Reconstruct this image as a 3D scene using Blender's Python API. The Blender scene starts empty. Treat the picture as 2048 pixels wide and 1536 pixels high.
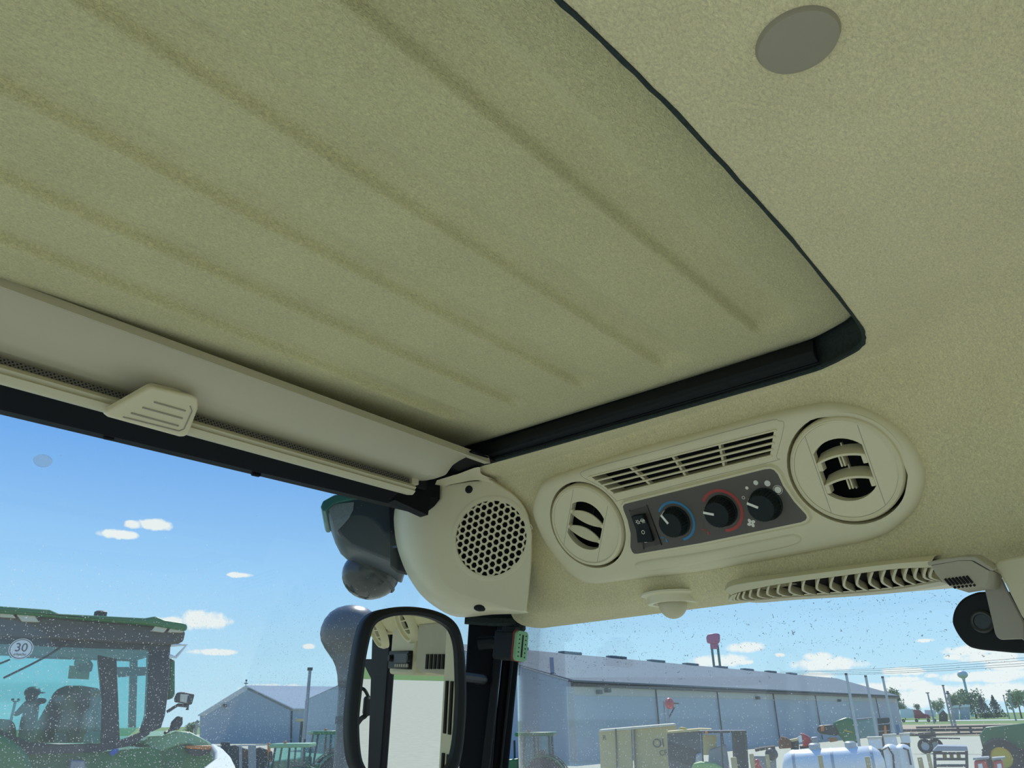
import bpy, bmesh, math, random
from mathutils import Vector as V, Matrix, noise
random.seed(7)
SC = bpy.context.scene
COL = SC.collection
PI = math.pi
rad = math.radians

# ------------------------------------------------------------------ camera
CZ = 2.75                                   # eye height inside the cab, metres above the yard
FPX, HORIZON, ROLL = 1500.0, 1440.0, rad(1.0)
PITCH = math.atan((HORIZON - 768) / FPX)
_h = V((math.sin(rad(45)), math.cos(rad(45)), 0))
_r0 = V((_h.y, -_h.x, 0))
FW = _h * math.cos(PITCH) + V((0, 0, math.sin(PITCH)))
_u0 = _r0.cross(FW)
RT = _r0 * math.cos(ROLL) - _u0 * math.sin(ROLL)
UP = _r0 * math.sin(ROLL) + _u0 * math.cos(ROLL)
EYE = V((0, 0, CZ))
cd = bpy.data.cameras.new('camera'); cam = bpy.data.objects.new('camera', cd); COL.objects.link(cam)
cd.sensor_width = 36; cd.lens = FPX / 2048 * 36; cd.clip_start = 0.02; cd.clip_end = 3000
cam.matrix_world = Matrix(((RT.x, UP.x, -FW.x, 0), (RT.y, UP.y, -FW.y, 0), (RT.z, UP.z, -FW.z, CZ), (0, 0, 0, 1)))
SC.camera = cam
SC.view_settings.view_transform = 'Standard'; SC.view_settings.look = 'None'
SC.view_settings.gamma = 1; SC.view_settings.use_curve_mapping = False
SC.view_settings.exposure = 0.0

# ------------------------------------------------------------------ light: sun and sky
sd = bpy.data.lights.new('sun', 'SUN'); sun = bpy.data.objects.new('sun', sd); COL.objects.link(sun)
sd.energy = 4.6; sd.angle = rad(0.6); sd.color = (1, 0.96, 0.88)
SUN_AZ, SUN_EL = rad(50), rad(50)
_sd = V((math.sin(SUN_AZ) * math.cos(SUN_EL), math.cos(SUN_AZ) * math.cos(SUN_EL), math.sin(SUN_EL)))
sun.rotation_euler = _sd.to_track_quat('Z', 'Y').to_euler()
sun.location = (0, 0, 30)

def ray(x, y):
    return (RT * ((x - 1024) / FPX) + UP * ((768 - y) / FPX) + FW).normalized()

def hit(x, y, n, p0):
    d = ray(x, y); n = V(n); p0 = V(p0)
    return EYE + d * ((p0 - EYE).dot(n) / d.dot(n))

world = bpy.data.worlds.new('sky'); SC.world = world; world.use_nodes = True
wt = world.node_tree; wt.nodes.clear()
def wn(t, **k):
    n = wt.nodes.new(t)
    for a, b in k.items(): setattr(n, a, b)
    return n
def wmath(op, a, b=None, c=None):
    n = wn('ShaderNodeMath', operation=op)
    for i, q in enumerate((a, b, c)):
        if q is None: continue
        if isinstance(q, (int, float)): n.inputs[i].default_value = q
        else: wt.links.new(q, n.inputs[i])
    return n.outputs[0]
tc = wn('ShaderNodeTexCoord'); sep = wn('ShaderNodeSeparateXYZ'); wt.links.new(tc.outputs['Generated'], sep.inputs[0])
elv = wmath('ARCSINE', sep.outputs[2]); azm = wmath('ARCTAN2', sep.outputs[0], sep.outputs[1])
ramp = wn('ShaderNodeValToRGB')
e = ramp.color_ramp.elements
e[0].position = 0.0; e[0].color = (0.58, 0.83, 0.98, 1)
e[1].position = 1.0; e[1].color = (0.05, 0.19, 0.62, 1)
for p_, c_ in ((0.04, (0.50, 0.79, 1.0)), (0.10, (0.375, 0.68, 1.03)), (0.21, (0.178, 0.43, 0.93)), (0.32, (0.12, 0.34, 0.84)), (0.5, (0.08, 0.27, 0.75))):
    k = e.new(p_); k.color = (*c_, 1)
wt.links.new(wmath('DIVIDE', elv, PI / 2), ramp.inputs[0])
# small fair-weather clouds: soft ellipses roughened by noise, all low over the horizon
nz = wn('ShaderNodeTexNoise'); nz.inputs['Scale'].default_value = 55; nz.inputs['Detail'].default_value = 5; nz.inputs['Roughness'].default_value = 0.62
wt.links.new(tc.outputs['Generated'], nz.inputs['Vector'])
nzv = wmath('MULTIPLY', wmath('SUBTRACT', nz.outputs[0], 0.5), 2.6)
CLOUDS = [(312,1050,26,9),(265,1049,14,6),(232,1068,30,7),(405,1240,42,14),(345,1241,26,6),(430,1304,34,5),(478,1150,22,4),(618,1293,10,4),
          (1492,1294,30,8),(1440,1322,42,10),(1490,1325,12,4),(1637,1313,24,7),(1655,1328,52,10),(1632,1352,26,6),(1851,1281,14,3),(1960,1300,46,9),
          (1905,1314,12,4),(1985,1314,40,7),(2020,1330,28,7),(1808,1343,30,6),(1865,1351,10,4),(1800,1359,24,5),(1795,1368,26,6),(1785,1373,60,8),(1960,1353,60,7),(2020,1348,24,5),
          (1990,1360,20,4),(1870,1377,30,5),(1850,1394,110,13),(1960,1385,120,12),(545,1379,50,8),(640,1383,40,5),(1560,1310,8,3)]
mask = None
for (px, py, w, hh) in CLOUDS:
    d = ray(px, py); a0 = math.atan2(d.x, d.y); e0 = math.asin(d.z)
    dx = wmath('DIVIDE', wmath('SUBTRACT', azm, a0), w * 1.25 / FPX); dy = wmath('DIVIDE', wmath('SUBTRACT', elv, e0), hh * 1.25 / FPX)
    r2 = wmath('SUBTRACT', 1.0, wmath('ADD', wmath('MULTIPLY', dx, dx), wmath('MULTIPLY', dy, dy)))
    mask = r2 if mask is None else wmath('MAXIMUM', mask, r2)
cl = wmath('MULTIPLY', wmath('ADD', mask, nzv), 1.7)
cl.node.use_clamp = True
cmix = wn('ShaderNodeMix', data_type='RGBA'); wt.links.new(cl, cmix.inputs[0]); wt.links.new(ramp.outputs[0], cmix.inputs[6])
cmix.inputs[7].default_value = (0.93, 0.96, 0.97, 1)
bg = wn('ShaderNodeBackground'); wt.links.new(cmix.outputs[2], bg.inputs[0]); bg.inputs[1].default_value = 1.0
wo = wn('ShaderNodeOutputWorld'); wt.links.new(bg.outputs[0], wo.inputs[0])

# ------------------------------------------------------------------ materials
class NT:
    def __init__(s, name):
        s.m = bpy.data.materials.new(name); s.m.use_nodes = True; s.t = s.m.node_tree; s.t.nodes.clear()
        s.out = s.n('ShaderNodeOutputMaterial')
    def n(s, t, ins=None, **k):
        q = s.t.nodes.new(t)
        for a, b in k.items(): setattr(q, a, b)
        for a, b in (ins or {}).items():
            if isinstance(b, bpy.types.NodeSocket): s.t.links.new(b, q.inputs[a])
            else: q.inputs[a].default_value = b
        return q
    def mth(s, op, a, b=0.0, c=0.0, clamp=False):
        q = s.n('ShaderNodeMath', {0: a, 1: b, 2: c}, operation=op, use_clamp=clamp); return q.outputs[0]
    def mix(s, f, a, b):
        q = s.n('ShaderNodeMix', {0: f, 6: a, 7: b}, data_type='RGBA'); return q.outputs[2]
    def done(s, sh):
        s.t.links.new(sh, s.out.inputs[0]); return s.m
    def obj(s): return s.n('ShaderNodeTexCoord').outputs['Object']

def rgba(c): return (c[0], c[1], c[2], 1)
_mc = {}
def mat(name, c, rough=0.5, metal=0.0, var=0.06, scale=30.0, bump=0.0, bscale=None, spec=0.5):
    if name in _mc: return _mc[name]
    q = NT(name); co = q.obj()
    nz = q.n('ShaderNodeTexNoise', {'Vector': co, 'Scale': scale, 'Detail': 3.0})
    f = q.mth('MULTIPLY_ADD', nz.outputs[0], var * 2, 1 - var)
    col = q.n('ShaderNodeVectorMath', {0: c, 1: (1, 1, 1)}, operation='SCALE'); q.t.links.new(f, col.inputs['Scale'])
    ins = {'Base Color': col.outputs[0], 'Roughness': rough, 'Metallic': metal, 'Specular IOR Level': spec}
    if bump:
        n2 = q.n('ShaderNodeTexNoise', {'Vector': co, 'Scale': bscale or scale * 4, 'Detail': 3.0})
        ins['Normal'] = q.n('ShaderNodeBump', {'Height': n2.outputs[0], 'Strength': bump, 'Distance': 0.002}).outputs[0]
    b = q.n('ShaderNodeBsdfPrincipled', ins)
    _mc[name] = q.done(b.outputs[0]); return _mc[name]

def fabric(name, c, rot):
    q = NT(name); co = q.obj()
    mp = q.n('ShaderNodeMapping', {'Vector': co, 'Rotation': rot, 'Scale': (1, 1.7, 1.4)})
    n1 = q.n('ShaderNodeTexNoise', {'Vector': mp.outputs[0], 'Scale': 300.0, 'Detail': 3.0, 'Roughness': 0.6, 'Distortion': 0.8})
    n2 = q.n('ShaderNodeTexNoise', {'Vector': co, 'Scale': 9.0, 'Detail': 3.0})
    n3 = q.n('ShaderNodeTexNoise', {'Vector': mp.outputs[0], 'Scale': 800.0, 'Detail': 2.0})
    f = q.mth('ADD', q.mth('MULTIPLY', n1.outputs[0], 0.85), q.mth('ADD', q.mth('MULTIPLY', n2.outputs[0], 0.22), q.mth('MULTIPLY', n3.outputs[0], 0.4)))
    f = q.mth('ADD', f, 0.285)
    col = q.n('ShaderNodeVectorMath', {0: c}, operation='SCALE'); q.t.links.new(f, col.inputs['Scale'])
    hgt = q.mth('ADD', n1.outputs[0], q.mth('MULTIPLY', n3.outputs[0], 0.4))
    bp = q.n('ShaderNodeBump', {'Height': hgt, 'Strength': 0.7, 'Distance': 0.004})
    b = q.n('ShaderNodeBsdfPrincipled', {'Base Color': col.outputs[0], 'Roughness': 0.95, 'Specular IOR Level': 0.1, 'Normal': bp.outputs[0],
                                          'Sheen Weight': 0.25, 'Sheen Roughness': 0.5})
    return q.done(b.outputs[0])

M_fab = fabric('headliner_fabric', (0.775, 0.70, 0.41), (0, 0, 0.6))
M_pan = fabric('hatch_fabric', (0.67, 0.62, 0.335), (0, 0, 0.3))
M_plas = mat('cream_plastic', (0.58, 0.535, 0.36), 0.48, var=0.02, scale=20, bump=0.12, bscale=900)
M_plas2 = mat('cream_plastic_smooth', (0.72, 0.665, 0.46), 0.36, var=0.02)
M_bez = mat('console_cream', (0.70, 0.645, 0.43), 0.42, var=0.02, bump=0.1, bscale=900)
M_taupe = mat('taupe_plastic', (0.34, 0.31, 0.25), 0.5, var=0.03)
M_gplug = mat('plug_plastic', (0.31, 0.28, 0.20), 0.5, var=0.03)
M_blk = mat('black_plastic', (0.009, 0.011, 0.013), 0.5, var=0.1, spec=0.25)
M_void = mat('dark_void', (0.004, 0.005, 0.006), 0.9, var=0.1)
M_knob = mat('knob_black', (0.010, 0.016, 0.017), 0.6, var=0.1, spec=0.25)
M_frame = mat('frame_black', (0.005, 0.006, 0.009), 0.6, var=0.15, spec=0.15)
M_seal = mat('seal_foam', (0.018, 0.03, 0.027), 0.95, var=0.5, scale=160, bump=0.9, bscale=230)
M_rail = mat('rail_rubber', (0.010, 0.013, 0.014), 0.6, var=0.1, spec=0.2)
M_plate = mat('control_plate', (0.095, 0.085, 0.07), 0.45, var=0.05, scale=300)
M_white = mat('white_print', (0.80, 0.79, 0.70), 0.5, var=0.01)
M_blue = mat('blue_print', (0.03, 0.22, 0.42), 0.5, var=0.01)
M_red = mat('red_print', (0.42, 0.055, 0.045), 0.5, var=0.01)
M_pale = mat('pale_lens', (0.62, 0.60, 0.50), 0.3, var=0.01)

def glass(name, tint, dens, haze, dark, zoff):
    """clean glass under sparse dust: sun-lit pale specks, a thin dirt film, small dark insect marks"""
    q = NT(name); co = q.obj()
    tr = q.n('ShaderNodeBsdfTransparent', {'Color': rgba(tint)})
    gl = q.n('ShaderNodeBsdfGlossy', {'Color': (1, 1, 1, 1), 'Roughness': 0.02})
    fr = q.n('ShaderNodeFresnel', {'IOR': 1.45})
    base = q.n('ShaderNodeMixShader', {0: q.mth('MULTIPLY', fr.outputs[0], 0.6), 1: tr.outputs[0], 2: gl.outputs[0]})
    sp = q.n('ShaderNodeSeparateXYZ', {0: co}); z = sp.outputs[2]
    low = q.mth('MULTIPLY_ADD', q.mth('SUBTRACT', zoff, z), 4.5, 0.0, clamp=True)      # 0 high on the pane, 1 low down
    def specks(scale, rr, gain, base_):
        vo = q.n('ShaderNodeTexVoronoi', {'Vector': co, 'Scale': scale, 'Randomness': 1.0})
        rnd = q.n('ShaderNodeSeparateColor', {0: vo.outputs['Color']})
        keep = q.mth('LESS_THAN', rnd.outputs[0], q.mth('MULTIPLY_ADD', low, gain, base_))
        rad_ = q.mth('MULTIPLY', q.mth('MULTIPLY_ADD', rnd.outputs[1], 0.8, 0.35), rr)
        ins = q.mth('LESS_THAN', vo.outputs['Distance'], rad_)
        return q.mth('MULTIPLY', q.mth('MULTIPLY', keep, ins), q.mth('MULTIPLY_ADD', rnd.outputs[2], 0.75, 0.25))
    s = q.mth('MAXIMUM', specks(130, 0.095, 0.45 * dens, 0.010), specks(320, 0.22, 0.85 * dens, 0.004))
    nz = q.n('ShaderNodeTexNoise', {'Vector': co, 'Scale': 5.0, 'Detail': 3.0})
    film = q.mth('MULTIPLY', q.mth('MULTIPLY_ADD', low, haze, 0.012), q.mth('MULTIPLY_ADD', nz.outputs[0], 1.2, 0.4))
    fac = q.mth('MAXIMUM', q.mth('MULTIPLY', s, 0.75), film, clamp=True)
    dust = q.n('ShaderNodeMixShader', {0: 0.75, 1: q.n('ShaderNodeBsdfDiffuse', {'Color': (0.88, 0.88, 0.86, 1)}).outputs[0],
                                       2: q.n('ShaderNodeBsdfTranslucent', {'Color': (0.96, 0.97, 0.97, 1)}).outputs[0]})
    sh = q.n('ShaderNodeMixShader', {0: fac, 1: base.outputs[0], 2: dust.outputs[0]}).outputs[0]
    if dark:
        wv = q.n('ShaderNodeTexNoise', {'Vector': co, 'Scale': 60.0, 'Detail': 2.0})
        off = q.n('ShaderNodeVectorMath', {0: wv.outputs['Color'], 1: (0.035, 0.035, 0.035)}, operation='MULTIPLY')
        mp = q.n('ShaderNodeMapping', {'Vector': q.n('ShaderNodeVectorMath', {0: co, 1: off.outputs[0]}, operation='ADD').outputs[0], 'Scale': (1, 0.42, 1.5), 'Rotation': (0.25, 0, 0)})
        vo = q.n('ShaderNodeTexVoronoi', {'Vector': mp.outputs[0], 'Scale': 205.0})
        rnd = q.n('ShaderNodeSeparateColor', {0: vo.outputs['Color']})
        hi = q.mth('MULTIPLY', q.mth('SUBTRACT', z, zoff - 0.13 + 0.04), 14.0, clamp=True)
        pn = q.n('ShaderNodeTexNoise', {'Vector': co, 'Scale': 9.0, 'Detail': 2.0})
        keep = q.mth('LESS_THAN', rnd.outputs[0], q.mth('MULTIPLY', hi, q.mth('MULTIPLY', pn.outputs[0], 1.9)))
        ins = q.mth('LESS_THAN', vo.outputs['Distance'], q.mth('MULTIPLY_ADD', rnd.outputs[1], 0.13, 0.07))
        dk = q.n('ShaderNodeBsdfDiffuse', {'Color': (0.03, 0.035, 0.04, 1)})
        sh = q.n('ShaderNodeMixShader', {0: q.mth('MULTIPLY', q.mth('MULTIPLY', keep, ins), 0.6), 1: sh, 2: dk.outputs[0]}).outputs[0]
    return q.done(sh)
M_gw = glass("windshield_glass", (0.955, 0.98, 0.97), 1.0, 0.035, False, CZ + 0.26)
M_gs = glass("side_glass", (0.955, 0.98, 0.97), 0.45, 0.05, True, CZ + 0.13)

# ------------------------------------------------------------------ mesh helpers
ROOT = {}
class MB:
    def __init__(s, M=None): s.v = []; s.f = []; s.M = M
    def add(s, vs, fs):
        o = len(s.v); s.v += [(s.M @ V(p)) if s.M else V(p) for p in vs]; s.f += [tuple(i + o for i in q) for q in fs]; return s
    def box(s, c, d, R=None):
        x, y, z = d[0] / 2, d[1] / 2, d[2] / 2; c = V(c)
        vs = [V((i * x, j * y, k * z)) for i in (-1, 1) for j in (-1, 1) for k in (-1, 1)]
        vs = [c + ((R @ p) if R else p) for p in vs]
        return s.add(vs, [(0, 1, 3, 2), (4, 6, 7, 5), (0, 4, 5, 1), (2, 3, 7, 6), (0, 2, 6, 4), (1, 5, 7, 3)])
    def prism(s, pts, vec):
        n = len(pts); vec = V(vec)
        a = [V(p) for p in pts]; b = [p + vec for p in a]
        return s.add(a + b, [tuple(range(n - 1, -1, -1)), tuple(range(n, 2 * n))] + [(i, (i + 1) % n, n + (i + 1) % n, n + i) for i in range(n)])
    def loft(s, rings, closed=True, cap0=False, cap1=False):
        n = len(rings[0]); vs = [V(p) for r in rings for p in r]; fs = []
        m = n if closed else n - 1
        for k in range(len(rings) - 1):
            for i in range(m):
                j = (i + 1) % n; fs.append((k * n + i, k * n + j, (k + 1) * n + j, (k + 1) * n + i))
        if cap0: fs.append(tuple(range(n - 1, -1, -1)))
        if cap1: fs.append(tuple((len(rings) - 1) * n + i for i in range(n)))
        return s.add(vs, fs)
    def lathe(s, prof, n=32, M=None, cap0=True, cap1=True, a0=0, a1=2 * PI):
        M = M or Matrix(); full = abs(a1 - a0 - 2 * PI) < 1e-6; k = n if full else n + 1
        rings = [[M @ V((r * math.cos(a0 + (a1 - a0) * i / n), r * math.sin(a0 + (a1 - a0) * i / n), h)) for i in range(k)] for r, h in prof]
        return s.loft(rings, full, cap0 and full, cap1 and full)
    def tube(s, path, r, n=8, cap=True):
        path = [V(p) for p in path]; rings = []
        rs = r if isinstance(r, (list, tuple)) else [r] * len(path)
        t0 = (path[1] - path[0]).normalized(); u = t0.orthogonal().normalized()
        for i, p in enumerate(path):
            t = ((path[min(i + 1, len(path) - 1)] - path[max(i - 1, 0)])).normalized()
            u = (u - t * u.dot(t)).normalized(); w = t.cross(u)
            rings.append([p + (u * math.cos(2 * PI * k / n) + w * math.sin(2 * PI * k / n)) * rs[i] for k in range(n)])
        return s.loft(rings, True, cap, cap)
    def ball(s, c, r, n=12, m=8, sq=(1, 1, 1), jit=0.0):
        c = V(c); rings = []
        for i in range(1, m):
            t = PI * i / m
            rings.append([c + V((r * sq[0] * math.sin(t) * math.cos(2 * PI * k / n), r * sq[1] * math.sin(t) * math.sin(2 * PI * k / n), r * sq[2] * math.cos(t))) * (1 + random.uniform(-jit, jit)) for k in range(n)])
        return s.loft(rings, True, True, True)
    def build(s, name, m, parent=None, bevel=0, seg=2, angle=35, smooth=True, world=True):
        me = bpy.data.meshes.new(name)
        vs = s.v
        if parent is not None and world and parent.name in ROOT:
            inv = ROOT[parent.name].inverted(); vs = [inv @ p for p in vs]
        me.from_pydata([tuple(p) for p in vs], [], s.f); me.update()
        bm = bmesh.new(); bm.from_mesh(me); bmesh.ops.recalc_face_normals(bm, faces=bm.faces); bm.to_mesh(me); bm.free()
        o = bpy.data.objects.new(name, me); COL.objects.link(o); me.materials.append(m)
        if smooth:
            me.polygons.foreach_set('use_smooth', [True] * len(me.polygons)); me.set_sharp_from_angle(angle=rad(angle))
        if parent is not None:
            o.parent = parent; ROOT[o.name] = ROOT.get(parent.name, Matrix())
        if bevel:
            b = o.modifiers.new('bevel', 'BEVEL'); b.width = bevel; b.segments = seg; b.limit_method = 'ANGLE'; b.angle_limit = rad(30)
        return o

def holes_plate(loops, M, h0, h1, mb=None):
    """flat plate with holes: 2-D loops (first is the outline) filled, walls between h0 and h1"""
    mb = mb or MB(M); bm = bmesh.new(); eds = []
    for lp in loops:
        vs = [bm.verts.new((p[0], p[1], 0)) for p in lp]
        eds += [bm.edges.new((vs[i], vs[(i + 1) % len(vs)])) for i in range(len(vs))]
    r = bmesh.ops.triangle_fill(bm, use_beauty=True, use_dissolve=False, edges=eds, normal=(0, 0, 1))
    bm.verts.index_update(); bm.verts.ensure_lookup_table()
    vs = [(v.co.x, v.co.y, h1) for v in bm.verts]
    fs = [tuple(v.index for v in f.verts) for f in bm.faces]
    mb.add(vs, fs)
    for lp in loops:
        n = len(lp); mb.add([(p[0], p[1], h1) for p in lp] + [(p[0], p[1], h0) for p in lp], [(i, (i + 1) % n, n + (i + 1) % n, n + i) for i in range(n)])
    bm.free(); return mb

def tag(o, label=None, cat=None, group=None, kind=None):
    if label: o['label'] = label
    if cat: o['category'] = cat
    if group: o['group'] = group
    if kind: o['kind'] = kind
    return o
def thing(name, label, cat, loc=(0, 0, 0), rz=0, group=None, M=None):
    o = bpy.data.objects.new(name, None); COL.objects.link(o); o.empty_display_size = 0.05
    W = M or (Matrix.Translation(V(loc)) @ Matrix.Rotation(rz, 4, 'Z'))
    o.matrix_world = W; ROOT[o.name] = W.copy()
    return tag(o, label, cat, group)
def kids(o): return [c for c in bpy.data.objects if c.parent == o]
def copy_tree(o, parent=None):
    c = o.copy(); COL.objects.link(c)
    if parent: c.parent = parent
    for ch in kids(o): copy_tree(ch, c)
    return c
def catmull(pts, n=6, closed=True):
    out = []; N = len(pts); P = [V(p) for p in pts]
    for i in range(N if closed else N - 1):
        p0 = P[(i - 1) % N] if closed or i > 0 else P[0]; p1 = P[i]; p2 = P[(i + 1) % N]
        p3 = P[(i + 2) % N] if closed or i + 2 < N else P[-1]
        for k in range(n):
            t = k / n
            out.append(0.5 * ((2 * p1) + (p2 - p0) * t + (2 * p0 - 5 * p1 + 4 * p2 - p3) * t * t + (3 * p1 - p0 - 3 * p2 + p3) * t ** 3))
    if not closed: out.append(P[-1])
    return out
def inset(loop, d):
    """move a closed 2-D loop inwards by d"""
    n = len(loop); area = sum(loop[i][0] * loop[(i + 1) % n][1] - loop[(i + 1) % n][0] * loop[i][1] for i in range(n)); s = 1 if area > 0 else -1
    out = []
    for i in range(n):
        a, b = V(loop[i - 1][:2]), V(loop[(i + 1) % n][:2]); t = (b - a).normalized()
        out.append(V((loop[i][0] - t.y * s * d, loop[i][1] + t.x * s * d)))
    return out
def circle(c, r, n=48, a0=0): return [V((c[0] + r * math.cos(a0 + 2 * PI * i / n), c[1] + r * math.sin(a0 + 2 * PI * i / n))) for i in range(n)]
def dome_loops(loop, M, prof, mb=None, cap=True):
    """rounded cover: prof = list of (inset, height)"""
    mb = mb or MB(M); rings = []
    for d, h in prof:
        l = inset(loop, d) if d else loop
        rings.append([(p[0], p[1], h) for p in l])
    mb.loft(rings, True, False, cap); return mb

Z0 = CZ
# ================================================================== CAB STRUCTURE
LIP = 0.40; PAN = 0.44
def zl(x, y, h): return hit(x, y, (0, 0, 1), (0, 0, CZ + h))
lip_px = [(900,940),(935,938),(1250,850),(1480,785),(1600,750),(1640,737),(1700,708),(1722,692),(1728,680),(1722,655),(1690,612),(1600,500),(1500,388),(1400,278),(1300,176),(1200,78),(1110,-5)]
lip = [zl(x, y, LIP) for x, y in lip_px]
lip2 = catmull([(p.x, p.y, 0) for p in lip], 4, closed=False)
lip2 = [V((p.x, p.y)) for p in lip2] + [V((0.1, 0.204)), V((-0.2, 0.206)), V((-0.6, 0.23)), V((-0.68, 0.32)), V((-0.68, 0.9)), V((-0.6, 0.966)), V((0.4, 0.97))]
WT = rad(28); WX = 0.90
wn_ = V((-math.cos(WT), 0, -math.sin(WT))); we1 = V((0, -1, 0)); we2 = V((-math.sin(WT), 0, math.cos(WT)))
WP0 = V((WX, 0, CZ + LIP))
WM = Matrix(((we1.x, we2.x, wn_.x, WP0.x), (we1.y, we2.y, wn_.y, WP0.y), (we1.z, we2.z, wn_.z, WP0.z), (0, 0, 0, 1)))
WMI = WM.inverted()
def WL(x, y, h=0.0):
    p = WMI @ hit(x, y, wn_, WP0 + wn_ * h); return V((p.x, p.y))
def xb(y):
    t = min(1, max(0, (y - 0.05) / 0.23)); return 0.745 + 0.15 * t * t * (3 - 2 * t)
ys = [-1.15 + 0.05 * i for i in range(24)] + [0.02 + 0.02 * i for i in range(15)] + [0.2 + 0.006 * i for i in range(122)] + [0.96, 1.0, 1.03]
ys = sorted(set(round(q, 3) for q in ys if q <= 1.03))
outer = [V((xb(y), y)) for y in ys] + [V((-1.02, 1.03)), V((-1.02, -1.15))]
mb = holes_plate([outer, lip2], Matrix.Translation((0, 0, CZ + LIP)), 0.0015, 0.0)
tag(mb.build('ceiling', M_fab), 'beige fuzzy headliner around the roof hatch', kind='structure')
rings = []
for y in ys:
    x0 = xb(y); T = WX - x0; p = []
    a, b, c = V((x0, 0)), V((WX, 0)), V((WX + math.sin(WT) * T, -math.cos(WT) * T))
    for k in range(9):
        t = k / 8; p.append(a * (1 - t) ** 2 + b * 2 * t * (1 - t) + c * t * t)
    zb = -0.222; e_ = V((WX - zb * math.tan(WT), zb)); c2 = V((e_.x + 0.012, zb - 0.022)); d_ = V((1.10, zb - 0.018))
    for k in range(1, 37): p.append(c.lerp(e_, k / 36))
    for k in range(1, 7):
        t = k / 6; p.append(e_ * (1 - t) ** 2 + c2 * 2 * t * (1 - t) + d_ * t * t)
    p.append(V((1.18, 0.02)))
    rings.append([V((q.x, y, CZ + LIP + q.y)) for q in p])
mb = MB(); mb.loft(rings, False)
bz = [(1070,1020),(1078,982),(1097,958),(1157,936),(1286,895),(1400,864.8),(1509,834.7),(1591,815.6),(1646,806.5),(1673,806.5),(1728,818),(1783,848),(1824,889),(1846,933),(1848.6,958),(1837,1004),(1805,1042),(1755,1072.7),(1646,1097),(1482,1127),(1400,1141),(1286,1154.6),(1220,1163),(1193,1165),(1171,1161),(1144,1143),(1111,1105),(1086,1067)]
bl = catmull([(*WL(x, y), 0) for x, y in bz], 5); bl = [V((p.x, p.y)) for p in bl]
cut = inset(bl, 0.009)
def inside(p, lp):
    c = False
    for i in range(len(lp)):
        a, b = lp[i - 1], lp[i]
        if (a.y > p.y) != (b.y > p.y) and p.x < (b.x - a.x) * (p.y - a.y) / (b.y - a.y) + a.x: c = not c
    return c
iv = []
for p in mb.v:
    l_ = WMI @ p; iv.append(abs(l_.z) < 0.004 and inside(l_, cut))
mb.f = [f for f in mb.f if not all(iv[i] for i in f)]          # opening behind the vent console
tag(mb.build('wall_right', M_fab, angle=60), 'beige fuzzy wall lining above the side window', kind='structure')

# roof shell outside
mb = MB(); mb.box((0.0, 0.0, CZ + 0.53), (2.72, 2.72, 0.10))
tag(mb.build('roof', mat('roof_green', (0.02, 0.14, 0.05), 0.35), bevel=0.03), 'green outer roof of the cab', kind='structure')
# headliner front and top edge behind the roller blind
mb = MB(); mb.box((0, 1.12, CZ + 0.45), (2.2, 0.05, 0.12)); tag(mb.build('trim_1', M_frame), 'black header behind the roller blind', kind='structure')

# hatch panel with pressed grooves
GR = [  # (dark edge pixels), (light edge pixels), right end pixel
    ([(0,482),(450,665),(860,822)], [(0,463),(164,525),(500,655),(860,803)], (922,834)),
    ([(0,365),(500,575),(860,740),(1022,810)], [(0,323),(500,550),(922,746)], (1054,805)),
    ([(0,180),(440,400),(900,646),(1166,776)], [(0,112),(350,290),(700,492),(985,649),(1150,738)], (1197,766)),
    ([(157,0),(440,180),(700,345),(950,504),(1188,649),(1319,729)], [(320,0),(700,250),(1000,455),(1297,662)], (1366,724)),
    ([(690,0),(1000,250),(1250,450),(1515,665)], [(885,0),(1200,255),(1400,450),(1540,605)], (1562,655))]
def fit(px):
    pts = [zl(x, y, PAN) for x, y in px]; n = len(pts); sx = sum(p.x for p in pts) / n; sy = sum(p.y for p in pts) / n
    m = sum((p.x - sx) * (p.y - sy) for p in pts) / sum((p.x - sx) ** 2 for p in pts); return m, sy - m * sx
GF = [(fit(d), fit(l), zl(*q, PAN).x) for d, l, q in GR]
def sst(a, b, x):
    t = min(1, max(0, (x - a) / (b - a))); return t * t * (3 - 2 * t)
def groove(x, y):
    h = 0
    for (m1, c1), (m2, c2), xe in GF:
        yd, yl = m1 * x + c1, m2 * x + c2
        w = 0.0048
        end = 1 - sst(xe - 0.02, xe + 0.002, x)
        h = max(h, 0.0105 * sst(yl - 0.010, yl + 0.008, y) * (1 - sst(yd - w, yd + w, y)) * end)
    return h
NX, NY = 170, 420
rings = []
def edge_r(y): # right rim of the panel follows the lip
    best = 0.83
    for i in range(len(lip2) - 1):
        a, b = lip2[i], lip2[i + 1]
        if a.x > 0.6 and b.x > 0.6 and (a.y - y) * (b.y - y) <= 0 and abs(a.y - b.y) > 1e-6:
            best = max(best, a.x + (b.x - a.x) * (y - a.y) / (b.y - a.y))
    return best
for j in range(NY + 1):
    y = 0.17 + (0.975 - 0.17) * j / NY; xr = edge_r(min(max(y, 0.262), 0.95)) + 0.012; row = []
    for i in range(NX + 1):
        t = i / NX; x = -0.72 + (xr + 0.72) * t
        rim = 0.028 * (max(0, 1 - (xr - x) / 0.02)) ** 2
        back = 0.03 * max(0, 1 - (y - 0.19) / 0.085) ** 2
        row.append(V((x, y, CZ + PAN + groove(x, y) + rim + 0 * back + 0.10 * max(0, 0.33 - y) ** 1.0 * 0)))
    rings.append(row)
mb = MB(); mb.loft(rings, False)
hp = mb.build('roof_hatch', M_pan, angle=80)
tag(hp, 'large beige fabric roof hatch panel with five pressed grooves', 'roof hatch')

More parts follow.
